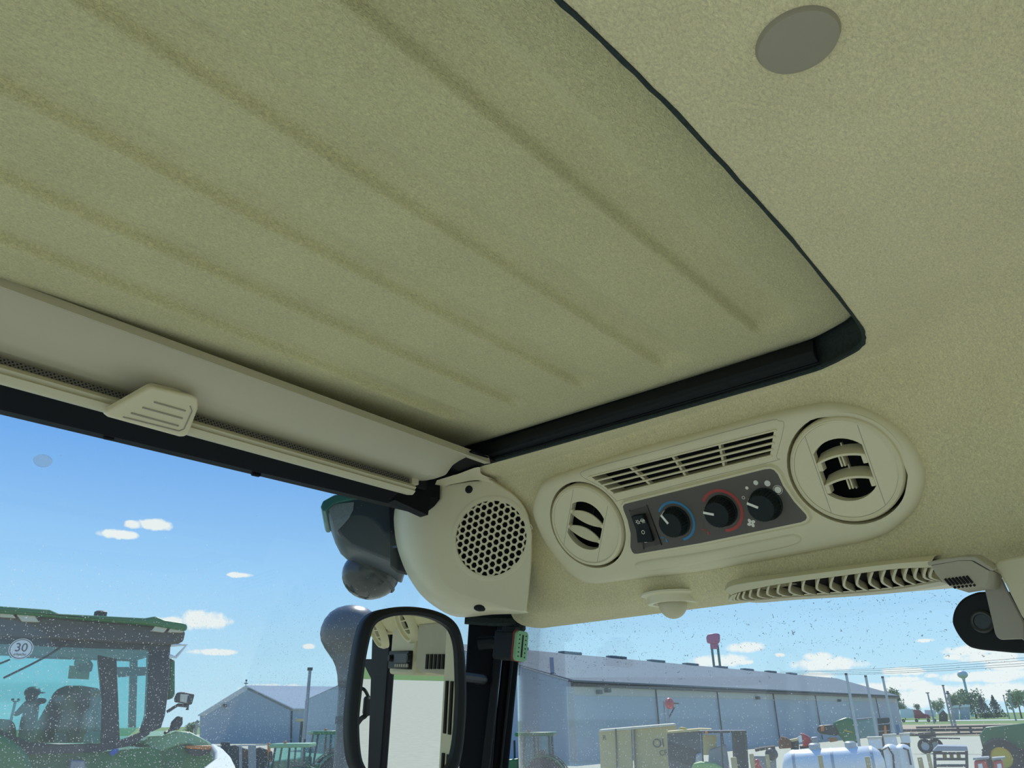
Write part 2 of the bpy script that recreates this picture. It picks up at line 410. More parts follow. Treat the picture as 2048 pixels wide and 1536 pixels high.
# seal ring between headliner lip and panel
mb = MB(); ring0, ring1 = [], []
lo = inset([(p.x, p.y) for p in lip2], -0.004)
prof = [(0.0, 0.006), (0.002, -0.001), (0.0055, -0.0005), (0.0065, 0.003), (0.004, 0.006), (0.0015, 0.010), (-0.0015, 0.02), (0.0015, 0.03), (-0.002, 0.047)]
mb.loft([[V((q.x + random.uniform(-1, 1) * 0.0006, q.y + random.uniform(-1, 1) * 0.0006, CZ + LIP + h)) for q in inset(lo, d)] for d, h in prof], True)
sl = mb.build('trim_4', M_seal)
tag(sl, 'dark foam seal running round the roof hatch opening', kind='structure')
# black guide rail along the right hand side of the hatch
t_ = thing('guide_rail', 'black guide rail along the hatch edge above the vent console', 'rail', zl(1250, 840, LIP))
ra, rb_ = zl(850, 962, LIP + 0.004), zl(1640, 731, LIP + 0.004)
ra = ra + (ra - rb_) * 0.02
dr = (rb_ - ra).normalized(); side = V((-dr.y, dr.x, 0)); side = side if side.x < 0 else -side
mb = MB(); pr = [(0.0, 0.0), (0.012, 0.004), (0.014, 0.012), (0.006, 0.030), (0.0, 0.034)]
mb.loft([[q + side * (a + 0.002) + V((0, 0, b + 0.004)) for a, b in pr] for q in (ra, rb_)], True, True, True)
mb.build('rail_body', M_rail, t_, bevel=0.001)
mb = MB(); mb.tube([ra + side * 0.001 + V((0, 0, 0.003)), rb_ + side * 0.001 + V((0, 0, 0.003))], 0.0012, 6); mb.build('rail_lip', M_blk, t_)

# ================================================================== ROLLER BLIND
def zy(px, py, y): return hit(px, py, (0, 1, 0), (0, y, CZ)) - EYE
t_ = thing('roller_blind', 'cream roller sun blind cassette across the top of the windshield', 'sun blind', (0.3, 0.88, CZ + 0.38))
def line(pa, pb, y):     # line across the cab seen through two pixels, kept at depth y
    A, B = zy(*pa, y), zy(*pb, y); m = (B.z - A.z) / (B.x - A.x); return lambda x: V((x, y, CZ + A.z + m * (x - A.x)))
L_top = line((0, 556), (945, 902), 0.872); L_top2 = line((0, 572), (930, 908), 0.868)
L_cre = line((0, 655), (760, 915), 0.902); L_low = line((0, 702), (835, 955), 0.925); L_low2 = line((0, 710), (832, 958), 0.935)
XR = zy(905, 925, 0.90).x
def capx(base, k): return base
XE = zy(914, 928, 0.90).x; XR0 = zy(836, 957, 0.925).x
xs = [-1.0, -0.5, 0.0, 0.3, 0.5, 0.6] + [XR0 + (XE - XR0) * math.sin(f * PI / 2) for f in (0, .12, .25, .37, .5, .62, .75, .87, 1)]
rings = []
for x in xs:
    a, b, c, d, e2 = L_top(x), L_top2(x), L_cre(x), L_low(x), L_low2(x)
    k = 0 if x < XR0 else min(1, (x - XR0) / (XE - XR0))
    sh = 1 - math.sqrt(max(0, 1 - k ** 2))                 # rounded end: lower edge curls up towards the roof
    def cv(p): return p.lerp(V((x, 0.93, b.z)), sh * 0.96)
    mid = (b + c) / 2 + V((0, -0.006, -0.002)); mid2 = (c + d) / 2 + V((0, -0.002, 0.0))
    rings.append([a + V((0, 0.09, 0.0)), a, b, cv(mid), cv(c), cv(mid2), cv(d), cv(e2), cv(e2 + V((0, 0.05, 0.004)))])
mb = MB(); mb.loft(rings, False)
mb.add(rings[-1], [tuple(range(len(rings[-1])))])
M_cas = mat('cassette_cream', (0.51, 0.475, 0.345), 0.4, var=0.02)
mb.build('blind_cassette', M_cas, t_, angle=28)
mb = MB(); 
mb.loft([[L_top(x) + V((0, -0.004, -0.001)), L_top(x) + V((0, -0.006, -0.006)), L_top2(x) + V((0, -0.004, -0.002)), L_top2(x) + V((0, 0.01, 0))] for x in (-1.0, 0.3, 0.81)], True, True, True)
mb.build('cassette_lip', M_cas, t_)
# perforated fabric strip, bottom bar
L_f0 = line((0, 706), (832, 956), 0.938); L_f1 = line((0, 732), (826, 975), 0.938)
q = NT('perforated_fabric'); co = q.obj()
vo = q.n('ShaderNodeTexVoronoi', {'Vector': q.n('ShaderNodeMapping', {'Vector': co, 'Scale': (1, 0.001, 1), 'Rotation': (0, 0.5, 0)}).outputs[0], 'Scale': 270.0, 'Randomness': 0.0})
b = q.n('ShaderNodeBsdfPrincipled', {'Base Color': q.mix(q.mth('LESS_THAN', vo.outputs['Distance'], 0.30), (0.22, 0.20, 0.16, 1), (0.02, 0.02, 0.02, 1)), 'Roughness': 0.8})
M_perf = q.done(b.outputs[0])
mb = MB(); mb.loft([[L_f0(x) + V((0, 0.004, 0)), L_f1(x) + V((0, 0.004, 0)), L_f1(x) + V((0, 0.006, 0)), L_f0(x) + V((0, 0.006, 0))] for x in (-1.0, zy(822, 962, 0.938).x)], True, True, True)
mb.build('blind_fabric', M_perf, t_)
mb = MB(); xe_ = zy(826, 960, 0.938).x; c = L_f0(xe_); mb.box(c + V((0.002, 0, -0.006)), (0.014, 0.008, 0.012)); mb.build('end_stop', M_plas, t_, bevel=0.001)
mb = MB(); c = L_f0(xe_ + .015); mb.box(c + V((0.002, 0.008, -0.004)), (0.03, 0.006, 0.016)); mb.build('slot', M_void, t_)
L_b0 = line((0, 727), (828, 969), 0.932); L_b1 = line((0, 743), (828, 979), 0.922); L_b2 = line((0, 765), (825, 990), 0.930)
def barsec(x):
    a, b, c = L_b0(x), L_b1(x), L_b2(x)
    return [a + V((0, 0.012, 0.002)), a, a.lerp(b, 0.3) + V((0, -0.004, 0)), a.lerp(b, 0.7) + V((0, -0.0045, 0)), b + V((0, 0.003, 0)), b.lerp(c, 0.25) + V((0, -0.002, 0)), b.lerp(c, 0.8) + V((0, -0.002, 0)), c, c + V((0, 0.014, 0.003))]
mb = MB(); mb.loft([barsec(x) for x in (-1.0, 0.0, 0.4, zy(829, 980, 0.925).x)], True, True, True); mb.build('bottom_bar', M_plas, t_, angle=25)
# grip
gp = [(213,826),(216,822),(296,776),(304,773),(388,792),(397,798),(397,818),(378,868),(370,874),(360,874),(218,835),(212,832)]
gn = V((0.15, -0.85, -0.5)).normalized(); gp0 = hit(310, 825, (0, 1, 0), (0, 0.90, CZ))
gM_z = -gn
pts = [hit(x, y, gn, gp0) for x, y in gp]
mb = MB(); mb.prism(pts, -gn * 0.014); gr = mb.build('grip', M_plas2, t_, bevel=0.003, seg=3)
cen = sum(pts, V()) / len(pts)
mb = MB(); back = [hit(x, y - 6, gn, gp0 - gn * 0.018) for x, y in gp]; mb.prism(back, -gn * 0.006); mb.build('grip_back', M_plas, t_, bevel=0.002)
for (x0, y0, x1, y1) in ((308,804,371,822),(285,815,365,837),(262,826,357,852),(241,829,242,831)):
    if x1 - x0 < 5: continue
    A, B = hit(x0, y0, gn, gp0 + gn * 0.0002), hit(x1, y1, gn, gp0 + gn * 0.0002)
    mb = MB(); mb.tube([A, B], 0.0011, 6); mb.build('grip_groove', M_taupe, gr)
rim_px = [(240,828),(300,792),(380,812),(384,822),(368,858),(358,862),(246,834)]
mb = MB(); rp = [hit(x, y, gn, gp0 + gn * 0.0002) for x, y in rim_px[2:]] ; mb.tube(rp, 0.0009, 6); mb.build('grip_groove', M_taupe, gr)

# black header frame under the blind and its two clips
t_ = thing('windshield_frame', 'black metal header bar along the top of the windshield', 'frame', (0.3, 1.0, CZ + 0.35))
L_h = line((0, 819), (860, 1027), 1.06)
mb = MB(); mb.loft([[L_h(x), L_h(x) + V((0, -0.03, 0.02)), L_h(x) + V((0, -0.03, 0.07)), L_h(x) + V((0, 0.03, 0.10)), L_h(x) + V((0, 0.03, 0.004))] for x in (-1.1, 0.0, zy(858, 1027, 1.06).x)], True, True, True)
mb.build('header_bar', M_frame, t_)
for px, py in ((222, 873), (518, 947)):
    c = hit(px, py, (0, 1, 0), (0, 1.06, CZ)); mb = MB(); mb.box(c + V((0, 0.01, 0.0015)), (0.014, 0.008, 0.007)); mb.build('clip', M_frame, t_, bevel=0.002)
mb = MB(); pp = [(856,1030),(862,988),(874,960),(957,935),(1000,922),(965,898),(900,900),(830,965),(790,1000)]
P_ = [hit(x, y, (0, 1, 0), (0, 0.957, CZ)) for x, y in pp]; mb.prism(P_, (0, 0.02, 0)); mb.build('corner_plate', M_frame, t_)
P_ = [zl(x, y, 0.396) for x, y in ((858,985),(874,959),(957,935),(990,923),(945,903),(880,930),(835,968))]
mb = MB(); mb.prism(P_, (0, 0, 0.0035)); mb.build('corner_gasket', M_frame, t_)

# ================================================================== SPEAKER POD
pa_ = rad(62); pt_ = rad(4)
pn = -V((math.sin(pa_) * math.cos(pt_), math.cos(pa_) * math.cos(pt_), math.sin(pt_)))
pp0 = hit(1062, 1090, wn_, WP0) + pn * 0.045
pe1 = V((math.cos(pa_), -math.sin(pa_), 0)); pe2 = pn.cross(pe1); 
PM = Matrix(((pe1.x, pe2.x, pn.x, pp0.x), (pe1.y, pe2.y, pn.y, pp0.y), (pe1.z, pe2.z, pn.z, pp0.z), (0, 0, 0, 1))); PMI = PM.inverted()
def PL(x, y, h=0.0):
    p = PMI @ hit(x, y, pn, pp0 + pn * h); return V((p.x, p.y))
t_ = thing('speaker_pod', 'cream corner speaker pod with round honeycomb grille above the black pillar', 'speaker', pp0)
# matching loops: front face and silhouette further back
front = [(926,964),(952,960),(966,963),(994,971),(1031,995),(1054,1030),(1061,1078),(1060,1129),(1051,1208),(1040,1222),(985,1206),(930,1190),(892,1170),(876,1140),(870,1090),(874,1050),(880,1005),(888,975)]
backp = [(913,949),(957,934),(963,948),(996,963),(1034,991),(1057,1027),(1064,1078),(1063,1130),(1054,1214),(1052,1226),(985,1229),(915,1234),(868,1212),(834,1180),(806,1130),(790,1070),(795,1006),(868,962)]
dep = [0.04,.05,.06,.06,.06,.06,.06,.06,.06,.07,.08,.10,.12,.14,.15,.13,.08,.04]
N = len(front); rings = []
for k in range(10):
    a = k / 9 * PI / 2; ring = []
    for i in range(N):
        f_, b_ = V(front[i]), V(backp[i]); w = math.sin(a) ** 0.75; d = dep[i] * (1 - math.cos(a) ** 0.75)
        q_ = f_.lerp(b_, w); p_ = hit(q_.x, q_.y, pn, pp0 - pn * d)
        if p_.z > CZ + 0.393: p_ = hit(q_.x, q_.y, (0, 0, 1), (0, 0, CZ + 0.393))
        ring.append(p_)
    rings.append(catmull(ring, 4))
c3 = PL(981, 1075); GRr = 0.0735
fl = [PMI @ p for p in rings[0]]
mb = MB(); mb.loft(rings, True)
mb2 = holes_plate([[V((p.x, p.y)) for p in fl], circle(c3, GRr, 56)], PM, -0.008, 0.0)
mb.v, mb.f = mb.v, mb.f
o_ = len(mb.v); mb.v += mb2.v; mb.f += [tuple(i + o_ for i in f) for f in mb2.f]
mb.build('pod_shell', M_plas2, t_, angle=50)
# grille: real honeycomb
mb = MB(PM); pit = 2 * GRr / 11.6; R1 = pit / math.sqrt(3); ang0 = rad(18)
gb = MB(PM)
for iu in range(-9, 10):
    for iv in range(-9, 10):
        cx = pit * (iu + iv * 0.5); cy = pit * iv * math.sqrt(3) / 2
        cx, cy = cx * math.cos(ang0) - cy * math.sin(ang0), cx * math.sin(ang0) + cy * math.cos(ang0)
        if math.hypot(cx, cy) > GRr * 0.97: continue
        o6 = [(c3.x + cx + R1 * math.cos(ang0 + PI / 6 + k * PI / 3), c3.y + cy + R1 * math.sin(ang0 + PI / 6 + k * PI / 3)) for k in range(6)]
        i6 = [(c3.x + cx + R1 * 0.74 * math.cos(ang0 + PI / 6 + k * PI / 3), c3.y + cy + R1 * 0.74 * math.sin(ang0 + PI / 6 + k * PI / 3)) for k in range(6)]
        gb.loft([[(p[0], p[1], -0.001) for p in o6], [(p[0], p[1], -0.001) for p in i6], [(p[0], p[1], -0.004) for p in i6]], True)
g_ = gb.build('honeycomb_grille', M_plas2, t_, smooth=False)
mb = MB(PM); mb.lathe([(GRr + 0.001, -0.003), (GRr + 0.001, 0.0004), (GRr - 0.001, 0.001), (GRr - 0.008, 0.0004), (GRr - 0.0085, -0.004)], 64, Matrix.Translation((c3.x, c3.y, 0)), False, False)
mb.build('grille_rim', M_plas2, g_)
mb = MB(PM); mb.lathe([(0.0001, -0.012), (GRr * 0.98, -0.012)], 40, Matrix.Translation((c3.x, c3.y, 0)), False, False); mb.build('speaker_cone', M_void, t_)
for (x, y, r) in ((938, 979, 0.0062),):
    c = PL(x, y, 0.0); mb = MB(PM); mb.lathe([(r * 1.15, -0.004), (r * 1.15, 0.0008), (r, 0.0014), (r * 0.55, 0.0014), (r * 0.45, 0.0004)], 20, Matrix.Translation((c.x, c.y, 0))); mb.build('screw', M_blk, t_)
# recess with screw underneath
c = hit(962, 1215, pn, pp0 - pn * 0.012); mb = MB(); mb.ball(c, 0.013, 16, 8, (1, 1, 0.5)); mb.build('screw_recess', M_void, t_)

# ================================================================== VENT CONSOLE
t_ = thing('vent_console', 'long cream vent console with two round vents, grille and three knobs', 'vent console', WM @ V((-0.55, -0.15, 0)))
H = 0.013
cb, cs = WL(1690, 938, H), WL(1173, 1050, H)
RS = 0.0735
gpx = [(1181,953),(1548,861),(1540,912),(1230,988)]
gq = [WL(x, y, H) for x, y in gpx]
inn = inset(bl, 0.016)
mb = dome_loops(bl, WM, [(-0.004, -0.012), (-0.001, 0.0), (0.0, 0.005), (0.003, 0.010), (0.008, 0.0128), (0.016, H)], cap=False)
holes_plate([inn, circle(cb, RS), circle(cs, RS), gq], WM, -0.02, H, mb)
con = mb.build('console_bezel', M_bez, t_, angle=40)
# thin darker tube imitating the shade of a groove round the grille panel
def ribbon(loop, h, r, name, m, par):
    mb = MB(WM); mb.tube([(p[0], p[1], h) for p in loop] + [(loop[0][0], loop[0][1], h)], r, 6, False); return mb.build(name, m, par)
sp_ = [(1163,952),(1178,938),(1300,905),(1520,846),(1558,842),(1568,852),(1553,912),(1548,922),(1400,958),(1245,999),(1232,1000),(1205,975)]
ribbon([V((p.x, p.y)) for p in catmull([(*WL(x, y, H), 0) for x, y in sp_], 4)], H - 0.0003, 0.0006, 'panel_groove_shade', mat('groove_shade', (0.46, 0.42, 0.30), 0.6), t_)
# grille: dark duct, slats, cross ribs
mb = MB(WM); g3 = inset(gq, -0.006); mb.add([(p[0], p[1], -0.018) for p in g3], [(0, 1, 2, 3)]); mb.build('duct', M_void, t_)
gl = thing
def gpt(u, v):  # u along, v down
    return (gq[0].lerp(gq[1], u)).lerp(gq[3].lerp(gq[2], u), v)
for k in range(5):
    a, b = gpt(-0.012, k / 4), gpt(1.012, k / 4); d = (b - a).normalized(); n_ = V((-d.y, d.x))
    mb = MB(WM); th = 0.0017
    sec = [(-th, 0.0112), (th, 0.0112), (th, 0.0125), (th * 0.5, 0.0145), (-th * 0.5, 0.0145), (-th, 0.0125)]
    mb.loft([[(p.x + n_.x * s_, p.y + n_.y * s_, h_) for s_, h_ in sec] for p in (a, b)], True, True, True); mb.build('slat', M_bez, t_)
for px0, px1 in (((1258,931),(1303,970)), ((1343,908),(1372,951)), ((1439,884),(1449,933))):
    a, b = WL(*px0, H - 0.004), WL(*px1, H - 0.004); d = (b - a).normalized(); n_ = V((-d.y, d.x)); a, b = a - d * 0.004, b + d * 0.006
    mb = MB(WM); mb.prism([(a.x + n_.x * 0.0018, a.y + n_.y * 0.0018, 0.002), (b.x + n_.x * 0.0018, b.y + n_.y * 0.0018, 0.002), (b.x - n_.x * 0.0018, b.y - n_.y * 0.0018, 0.002), (a.x - n_.x * 0.0018, a.y - n_.y * 0.0018, 0.002)], (0, 0, 0.0088)); mb.build('cross_rib', M_bez, t_)

def round_vent(c, rot, vanes, open_, name_label):
    """ring and disc sit in the socket; lens opening with two vanes"""
    T = Matrix.Translation((c.x, c.y, 0)) @ Matrix.Rotation(rot, 4, 'Z')
    mb = MB(WM); mb.lathe([(RS + 0.001, -0.02), (RS + 0.001, -0.018), (0.001, -0.03)], 40, T, False, True); mb.build('socket', M_void, t_)
    mb = MB(WM); mb.lathe([(0.0695, -0.012), (0.0695, 0.012), (0.0675, 0.0165), (0.0640, 0.0185), (0.0625, 0.0178), (0.0622, 0.014)], 64, T, False, False)
    vr = mb.build('vent_ring', M_bez, t_); 
    if name_label: vr['label'] = name_label
    ro, hw = 0.041, 0.031
    a0 = math.acos(hw / ro); op = []
    for s_ in range(13):
        a = a0 + (PI - 2 * a0) * s_ / 12; op.append(V((ro * math.cos(a), ro * math.sin(a))))
    for s_ in range(13):
        a = PI + a0 + (PI - 2 * a0) * s_ / 12; op.append(V((ro * math.cos(a), ro * math.sin(a))))
    mb = holes_plate([circle((0, 0), 0.0622, 64), op], WM @ T, 0.004, 0.0168); mb.build('vent_disc', M_bez, vr)
    for sx in (-1, 1):   # seams of the rotating disc
        mb = MB(WM @ T); yy = math.sqrt(0.0618 ** 2 - 0.0335 ** 2); mb.box((sx * 0.0335, (yy + 0.03) / 2 if False else 0, 0.01685), (0.0006, 2 * yy, 0.0004)); mb.build('disc_seam', M_taupe, vr)
    for k, w0 in enumerate(vanes):
        mb = MB(WM @ T); n = 14; st = []
        if open_:
            bow = 0.006; th = 0.0016; h0, h1 = -0.006, 0.0175
            rings = []
            for i in range(n + 1):
                u = -hw * 0.97 + 2 * hw * 0.97 * i / n; w = w0 + bow * (1 - (u / hw) ** 2)
                rings.append([(u, w - th, h1), (u, w + th, h1), (u, w + th + 0.007, h0), (u, w + 0.007 - th, h0)])
            mb.loft(rings, True, True, True); va = mb.build('vane', M_bez, vr, bevel=0.0005)
            for sx in (-1, 1):
                m2 = MB(WM @ T); m2.box((sx * (hw - 0.003), w0 - 0.004, 0.010), (0.006, 0.012, 0.014)); m2.build('pivot', M_bez, vr, bevel=0.001)
                m2 = MB(WM @ T)
            for dx in (-0.003, 0.001):
                m2 = MB(WM @ T); m2.box((dx, w0 - 0.002, 0.006), (0.0022, 0.016, 0.012)); m2.build('link', M_bez, vr, bevel=0.0006)
        else:
            top, bot = [], []
            for i in range(n + 1):
                u = -hw * 0.98 + 2 * hw * 0.98 * i / n; q_ = 1 - (u / (hw * 1.03)) ** 2
                top.append((u, w0 + 0.010 * q_, 0.013)); bot.append((u, w0 - 0.006 * q_, 0.019))
            lp = top + bot[::-1]; mb.prism(lp, (0, 0.0, -0.0025)); mb.build('vane', M_bez, vr, bevel=0.0008)
            for sx in (-1, 1):
                m2 = MB(WM @ T); m2.box((sx * (hw - 0.001), w0 + 0.001, 0.013), (0.004, 0.007, 0.010)); m2.build('pivot', M_bez, vr, bevel=0.001)
    mb = MB(WM @ T); mb.box((0, 0, -0.006), (0.0018, 0.062, 0.006)); mb.build('link', M_bez if open_ else M_blk, vr)
def ang(p, q, h): a, b = WL(*p, h), WL(*q, h); return math.atan2(b.y - a.y, b.x - a.x)
rb = ang((1404.7 + 200, 881), (1654, 1023), H) + PI / 2
round_vent(cb, rb, (0.013, -0.017), True, 'larger looking rear vent with open vanes showing edge on')
rs = ang((1144, 978), (1125, 1089), H) + PI / 2
round_vent(cs, rs, (0.012, -0.016), False, 'front vent with vanes turned nearly shut')

# control plate on a raised lip
pl = [(1246.5,1012),(1250,1008),(1259,1005.6),(1480,951),(1530,938.5),(1541,937.6),(1548,940),(1556,949),(1566,971),(1588,1003),(1612,1029),(1614,1035),(1611,1040),(1602,1044),(1400,1086),(1276,1107),(1269,1107),(1265,1103),(1261.5,1094),(1262,1067),(1256,1040),(1248,1020)]
plq = [WL(x, y, H + 0.004) for x, y in pl]
def sm(l, n=3): return [V((p.x, p.y)) for p in catmull([(p[0], p[1], 0) for p in l], n)]
mb = dome_loops(inset(plq, -0.0045), WM, [(-0.003, H - 0.001), (0.0, H + 0.0015), (0.0015, H + 0.0042), (0.003, H + 0.0045)], cap=True); mb.build('plate_rim', M_bez, t_)
mb = MB(WM); mb.prism([(p[0], p[1], H) for p in plq], (0, 0, 0.0052)); cp = mb.build('control_plate', M_plate, t_)
HP = H + 0.0053
# ledge below the plate
ld = [(1283,1122),(1400,1104),(1560,1072),(1590,1068),(1604,1077),(1590,1090),(1520,1106),(1400,1128),(1295,1143),(1272,1136)]
mb = dome_loops(sm([WL(x, y, H) for x, y in ld], 4), WM, [(-0.002, H - 0.001), (0.0, H - 0.0002), (0.0015, H + 0.0018), (0.0035, H + 0.0026)], cap=True); mb.build('lower_ledge', M_bez, t_)

# rocker switch
def quadpx(pts, h): return [WL(x, y, h) for x, y in pts]
z3 = lambda x, y: (1040 + x / 3.657, 780 + y / 3.657)
z4 = lambda x, y: (1400 + x / 3.656, 780 + y / 3.656)
fr_ = sm(quadpx([z3(*p) for p in [(802,895),(815,882),(920,852),(938,860),(1030,1110),(1025,1128),(915,1152),(898,1145)]], HP), 3)
mb = dome_loops(fr_, WM, [(0, HP - 0.001), (0.0003, HP + 0.0008), (0.0009, HP + 0.001)]); mb.build('switch_frame', mat('switch_well', (0.05, 0.043, 0.036), 0.45), cp)
RC = quadpx([z3(*p) for p in [(836,912),(918,900),(988,1096),(876,1104)]], HP); cyy = sum(p.y for p in RC) / 4
def hz0(y): return HP + 0.0045 + 0.006 * max(0, (y - cyy) / 0.02) + 0.0035 * max(0, -(y - cyy) / 0.02)
mb = MB(WM); rows = []
for k in range(11):
    t = k / 10; a, b = RC[0].lerp(RC[3], t), RC[1].lerp(RC[2], t); d = (b - a); rows.append([(a.x, a.y, HP), (a.x, a.y, hz0(a.y) - 0.0008)] + [((a + d * u).x, (a + d * u).y, hz0((a + d * u).y)) for u in (0.05, 0.35, 0.65, 0.95)] + [(b.x, b.y, hz0(b.y) - 0.0008), (b.x, b.y, HP)])
mb.loft(rows, True, True, True); rkO = mb.build('rocker_switch', M_knob, cp)
def hz_at(y): return HP + 0.0048 + 0.006 * max(0, (y - cyy) / 0.02) + 0.0035 * max(0, -(y - cyy) / 0.02)
def stroke(pts, w, name, m, par, h=None):
    mb = MB(WM)
    for a, b in pts:
        a, b = V(a), V(b); d = (b - a).normalized(); n_ = V((-d.y, d.x)) * w / 2
        ha = h if h is not None else hz_at(a.y); hb = h if h is not None else hz_at(b.y)
        mb.prism([(a.x + n_.x, a.y + n_.y, ha), (b.x + n_.x, b.y + n_.y, hb), (b.x - n_.x, b.y - n_.y, hb), (a.x - n_.x, a.y - n_.y, ha)], (0, 0, 0.0003))
    return mb.build(name, m, par, smooth=False)
def ringpts(c, r, n=14, a0=0, a1=2 * PI): return [((c[0] + r * math.cos(a0 + (a1 - a0) * i / n), c[1] + r * math.sin(a0 + (a1 - a0) * i / n)), (c[0] + r * math.cos(a0 + (a1 - a0) * (i + 1) / n), c[1] + r * math.sin(a0 + (a1 - a0) * (i + 1) / n))) for i in range(n)]
c = WL(*z3(868, 962), HP + 0.006); st = ringpts(c, 0.0022, 10)
for k in range(6):
    a = k * PI / 3; st.append(((c.x + 0.0022 * math.cos(a), c.y + 0.0022 * math.sin(a)), (c.x + 0.0042 * math.cos(a), c.y + 0.0042 * math.sin(a))))
stroke(st, 0.0007, 'snowflake_print', M_white, rkO)
c = WL(*z3(903, 955), HP + 0.006); st = ringpts(c, 0.0036, 10, 0, PI) + [((c.x - 0.0036, c.y), (c.x + 0.0036, c.y))]
for dx in (-0.002, 0, 0.002): st += [((c.x + dx, c.y + 0.002), (c.x + dx + 0.0006, c.y - 0.001)), ((c.x + dx + 0.0006, c.y - 0.001), (c.x + dx, c.y - 0.0035))]
stroke(st, 0.0006, 'defrost_print', M_white, rkO)
c = WL(*z3(905, 1037), HP + 0.004); stroke(ringpts(c, 0.0026, 16), 0.0008, 'off_print', M_white, rkO)
c = WL(*z3(930, 1098), HP + 0.002); mb = MB(WM); mb.lathe([(0.0058, HP + 0.0015), (0.005, HP + 0.0062), (0.0035, HP + 0.0068)], 20, Matrix.Translation((c.x, c.y, 0)) @ Matrix.Scale(0.45, 4, (0, 1, 0))); mb.build('pilot_lens', M_white, rkO)

def knob(cpx, ppx, name):
    c = WL(*cpx, HP); p = WL(*ppx, HP + 0.022); T = Matrix.Translation((c.x, c.y, 0)); mb = MB(WM); n = 120; rings = []
    for r, h, am in ((0.0228, HP, 0), (0.0228, HP + 0.002, 0), (0.0222, HP + 0.0028, 0.0), (0.0222, HP + 0.0032, 0.0018), (0.0196, HP + 0.017, 0.0016), (0.0188, HP + 0.0192, 0.001), (0.0176, HP + 0.020, 0)):
        rings.append([T @ V(((r - am * (0.5 + 0.5 * math.cos(30 * 2 * PI * i / n))) * math.cos(2 * PI * i / n), (r - am * (0.5 + 0.5 * math.cos(30 * 2 * PI * i / n))) * math.sin(2 * PI * i / n), h)) for i in range(n)])
    mb.loft(rings, True, False, True); k = mb.build(name, M_knob, cp, angle=25)
    d = (p - c).normalized(); nn = V((-d.y, d.x)); w = 0.0017
    mb = MB(WM)
    for (a, ha), (b, hb) in (((0.003, HP + 0.020), (0.0186, HP + 0.0197)), ((0.0186, HP + 0.0197), (0.0216, HP + 0.007))):
        A, B = c + d * a, c + d * b
        mb.prism([(A.x + nn.x * w, A.y + nn.y * w, ha - 0.0008), (B.x + nn.x * w, B.y + nn.y * w, hb - 0.0008), (B.x - nn.x * w, B.y - nn.y * w, hb - 0.0008), (A.x - nn.x * w, A.y - nn.y * w, ha - 0.0008)], V((d.x * 0.0006, d.y * 0.0006, 0.0016)))
    mb.build('pointer', M_white, k); return c
def arcband(c, r0, r1, a0, a1, name, m):
    mb = MB(WM); n = 40; rings = []
    for i in range(n + 1):
        a = a0 + (a1 - a0) * i / n; ca, sa = math.cos(a), math.sin(a)
        rings.append([(c.x + r0 * ca, c.y + r0 * sa, HP), (c.x + r1 * ca, c.y + r1 * sa, HP), (c.x + r1 * ca, c.y + r1 * sa, HP + 0.0003), (c.x + r0 * ca, c.y + r0 * sa, HP + 0.0003)])
    mb.loft(rings, True, True, True); return mb.build(name, m, cp, smooth=False)
def angto(c, px): p = WL(*px, HP); return math.atan2(p.y - c.y, p.x - c.x)
k1 = knob((1352, 1042), z3(1015, 905), 'temperature_knob'); k2 = knob((1444, 1021), z3(1285, 890), 'heat_knob'); k3 = knob((1532, 1008), z4(310, 820), 'fan_knob')
a_ = angto(k1, z3(1015, 890)); b_ = angto(k1, z3(1190, 1080)); a_ = a_ if a_ > b_ else a_ + 2 * PI
arcband(k1, 0.0272, 0.0308, a_, b_, 'blue_arc_print', M_blue)
a_ = angto(k2, z3(1330, 810)); b_ = angto(k2, z3(1505, 1030)); a_ = a_ if a_ > b_ else a_ + 2 * PI
arcband(k2, 0.0272, 0.0315, a_, b_, 'red_arc_print', M_red)
for (x, y, r) in ((343,716,.0023),(408,678,.0034),(493,683,.0042),(569,730,.0046)):
    c = WL(*z4(x, y), HP); mb = MB(WM); mb.lathe([(r, HP), (r, HP + 0.0003)], 20, Matrix.Translation((c.x, c.y, 0))); mb.build('speed_dot', M_white, cp, smooth=False)
c = WL(*z4(569, 730), HP); stroke(ringpts(c, 0.0062, 24), 0.0006, 'speed_ring', M_white, cp, HP)
c = WL(*z4(318, 787), HP); stroke(ringpts(c, 0.0020, 14), 0.0007, 'speed_ring', M_white, cp, HP)
c = WL(*z4(375, 972), HP); mb = MB(WM)
for k in range(4):
    a = rad(20) + k * PI / 2; q_ = (c.x + 0.0036 * math.cos(a), c.y + 0.0036 * math.sin(a))
    mb.prism([(q_[0] + 0.0031 * math.cos(t) * (0.75 if k % 2 else 1), q_[1] + 0.0031 * math.sin(t) * (1 if k % 2 else .75), HP) for t in [2 * PI * i / 12 for i in range(12)]], (0, 0, 0.0003))
mb.build('fan_print', M_white, cp, smooth=False)
def drop(cpx, m, name):
    c = WL(*cpx, HP); mb = MB(WM)
    mb.prism([(c.x + x * 0.001, c.y + y * 0.001, HP) for x, y in ((-1.6, -1), (0, -2), (1.8, -1.2), (1.4, 2), (0.2, 5), (-0.8, 2))], (0, 0, 0.0003))
    for dx, ln in ((-3.6, 3), (-5.6, 2.6), (-7.4, 2)): mb.prism([(c.x + (dx + a) * 0.001, c.y + (3 + dx * -0.45 + b) * 0.001, HP) for a, b in ((-.5, 0), (.6, 0), (.4, ln), (-.7, ln))], (0, 0, 0.0003))
    mb.build(name, m, cp, smooth=False)
drop(z3(1073, 1105), M_blue, 'cold_print'); drop(z3(1378, 1050), M_red, 'hot_print')

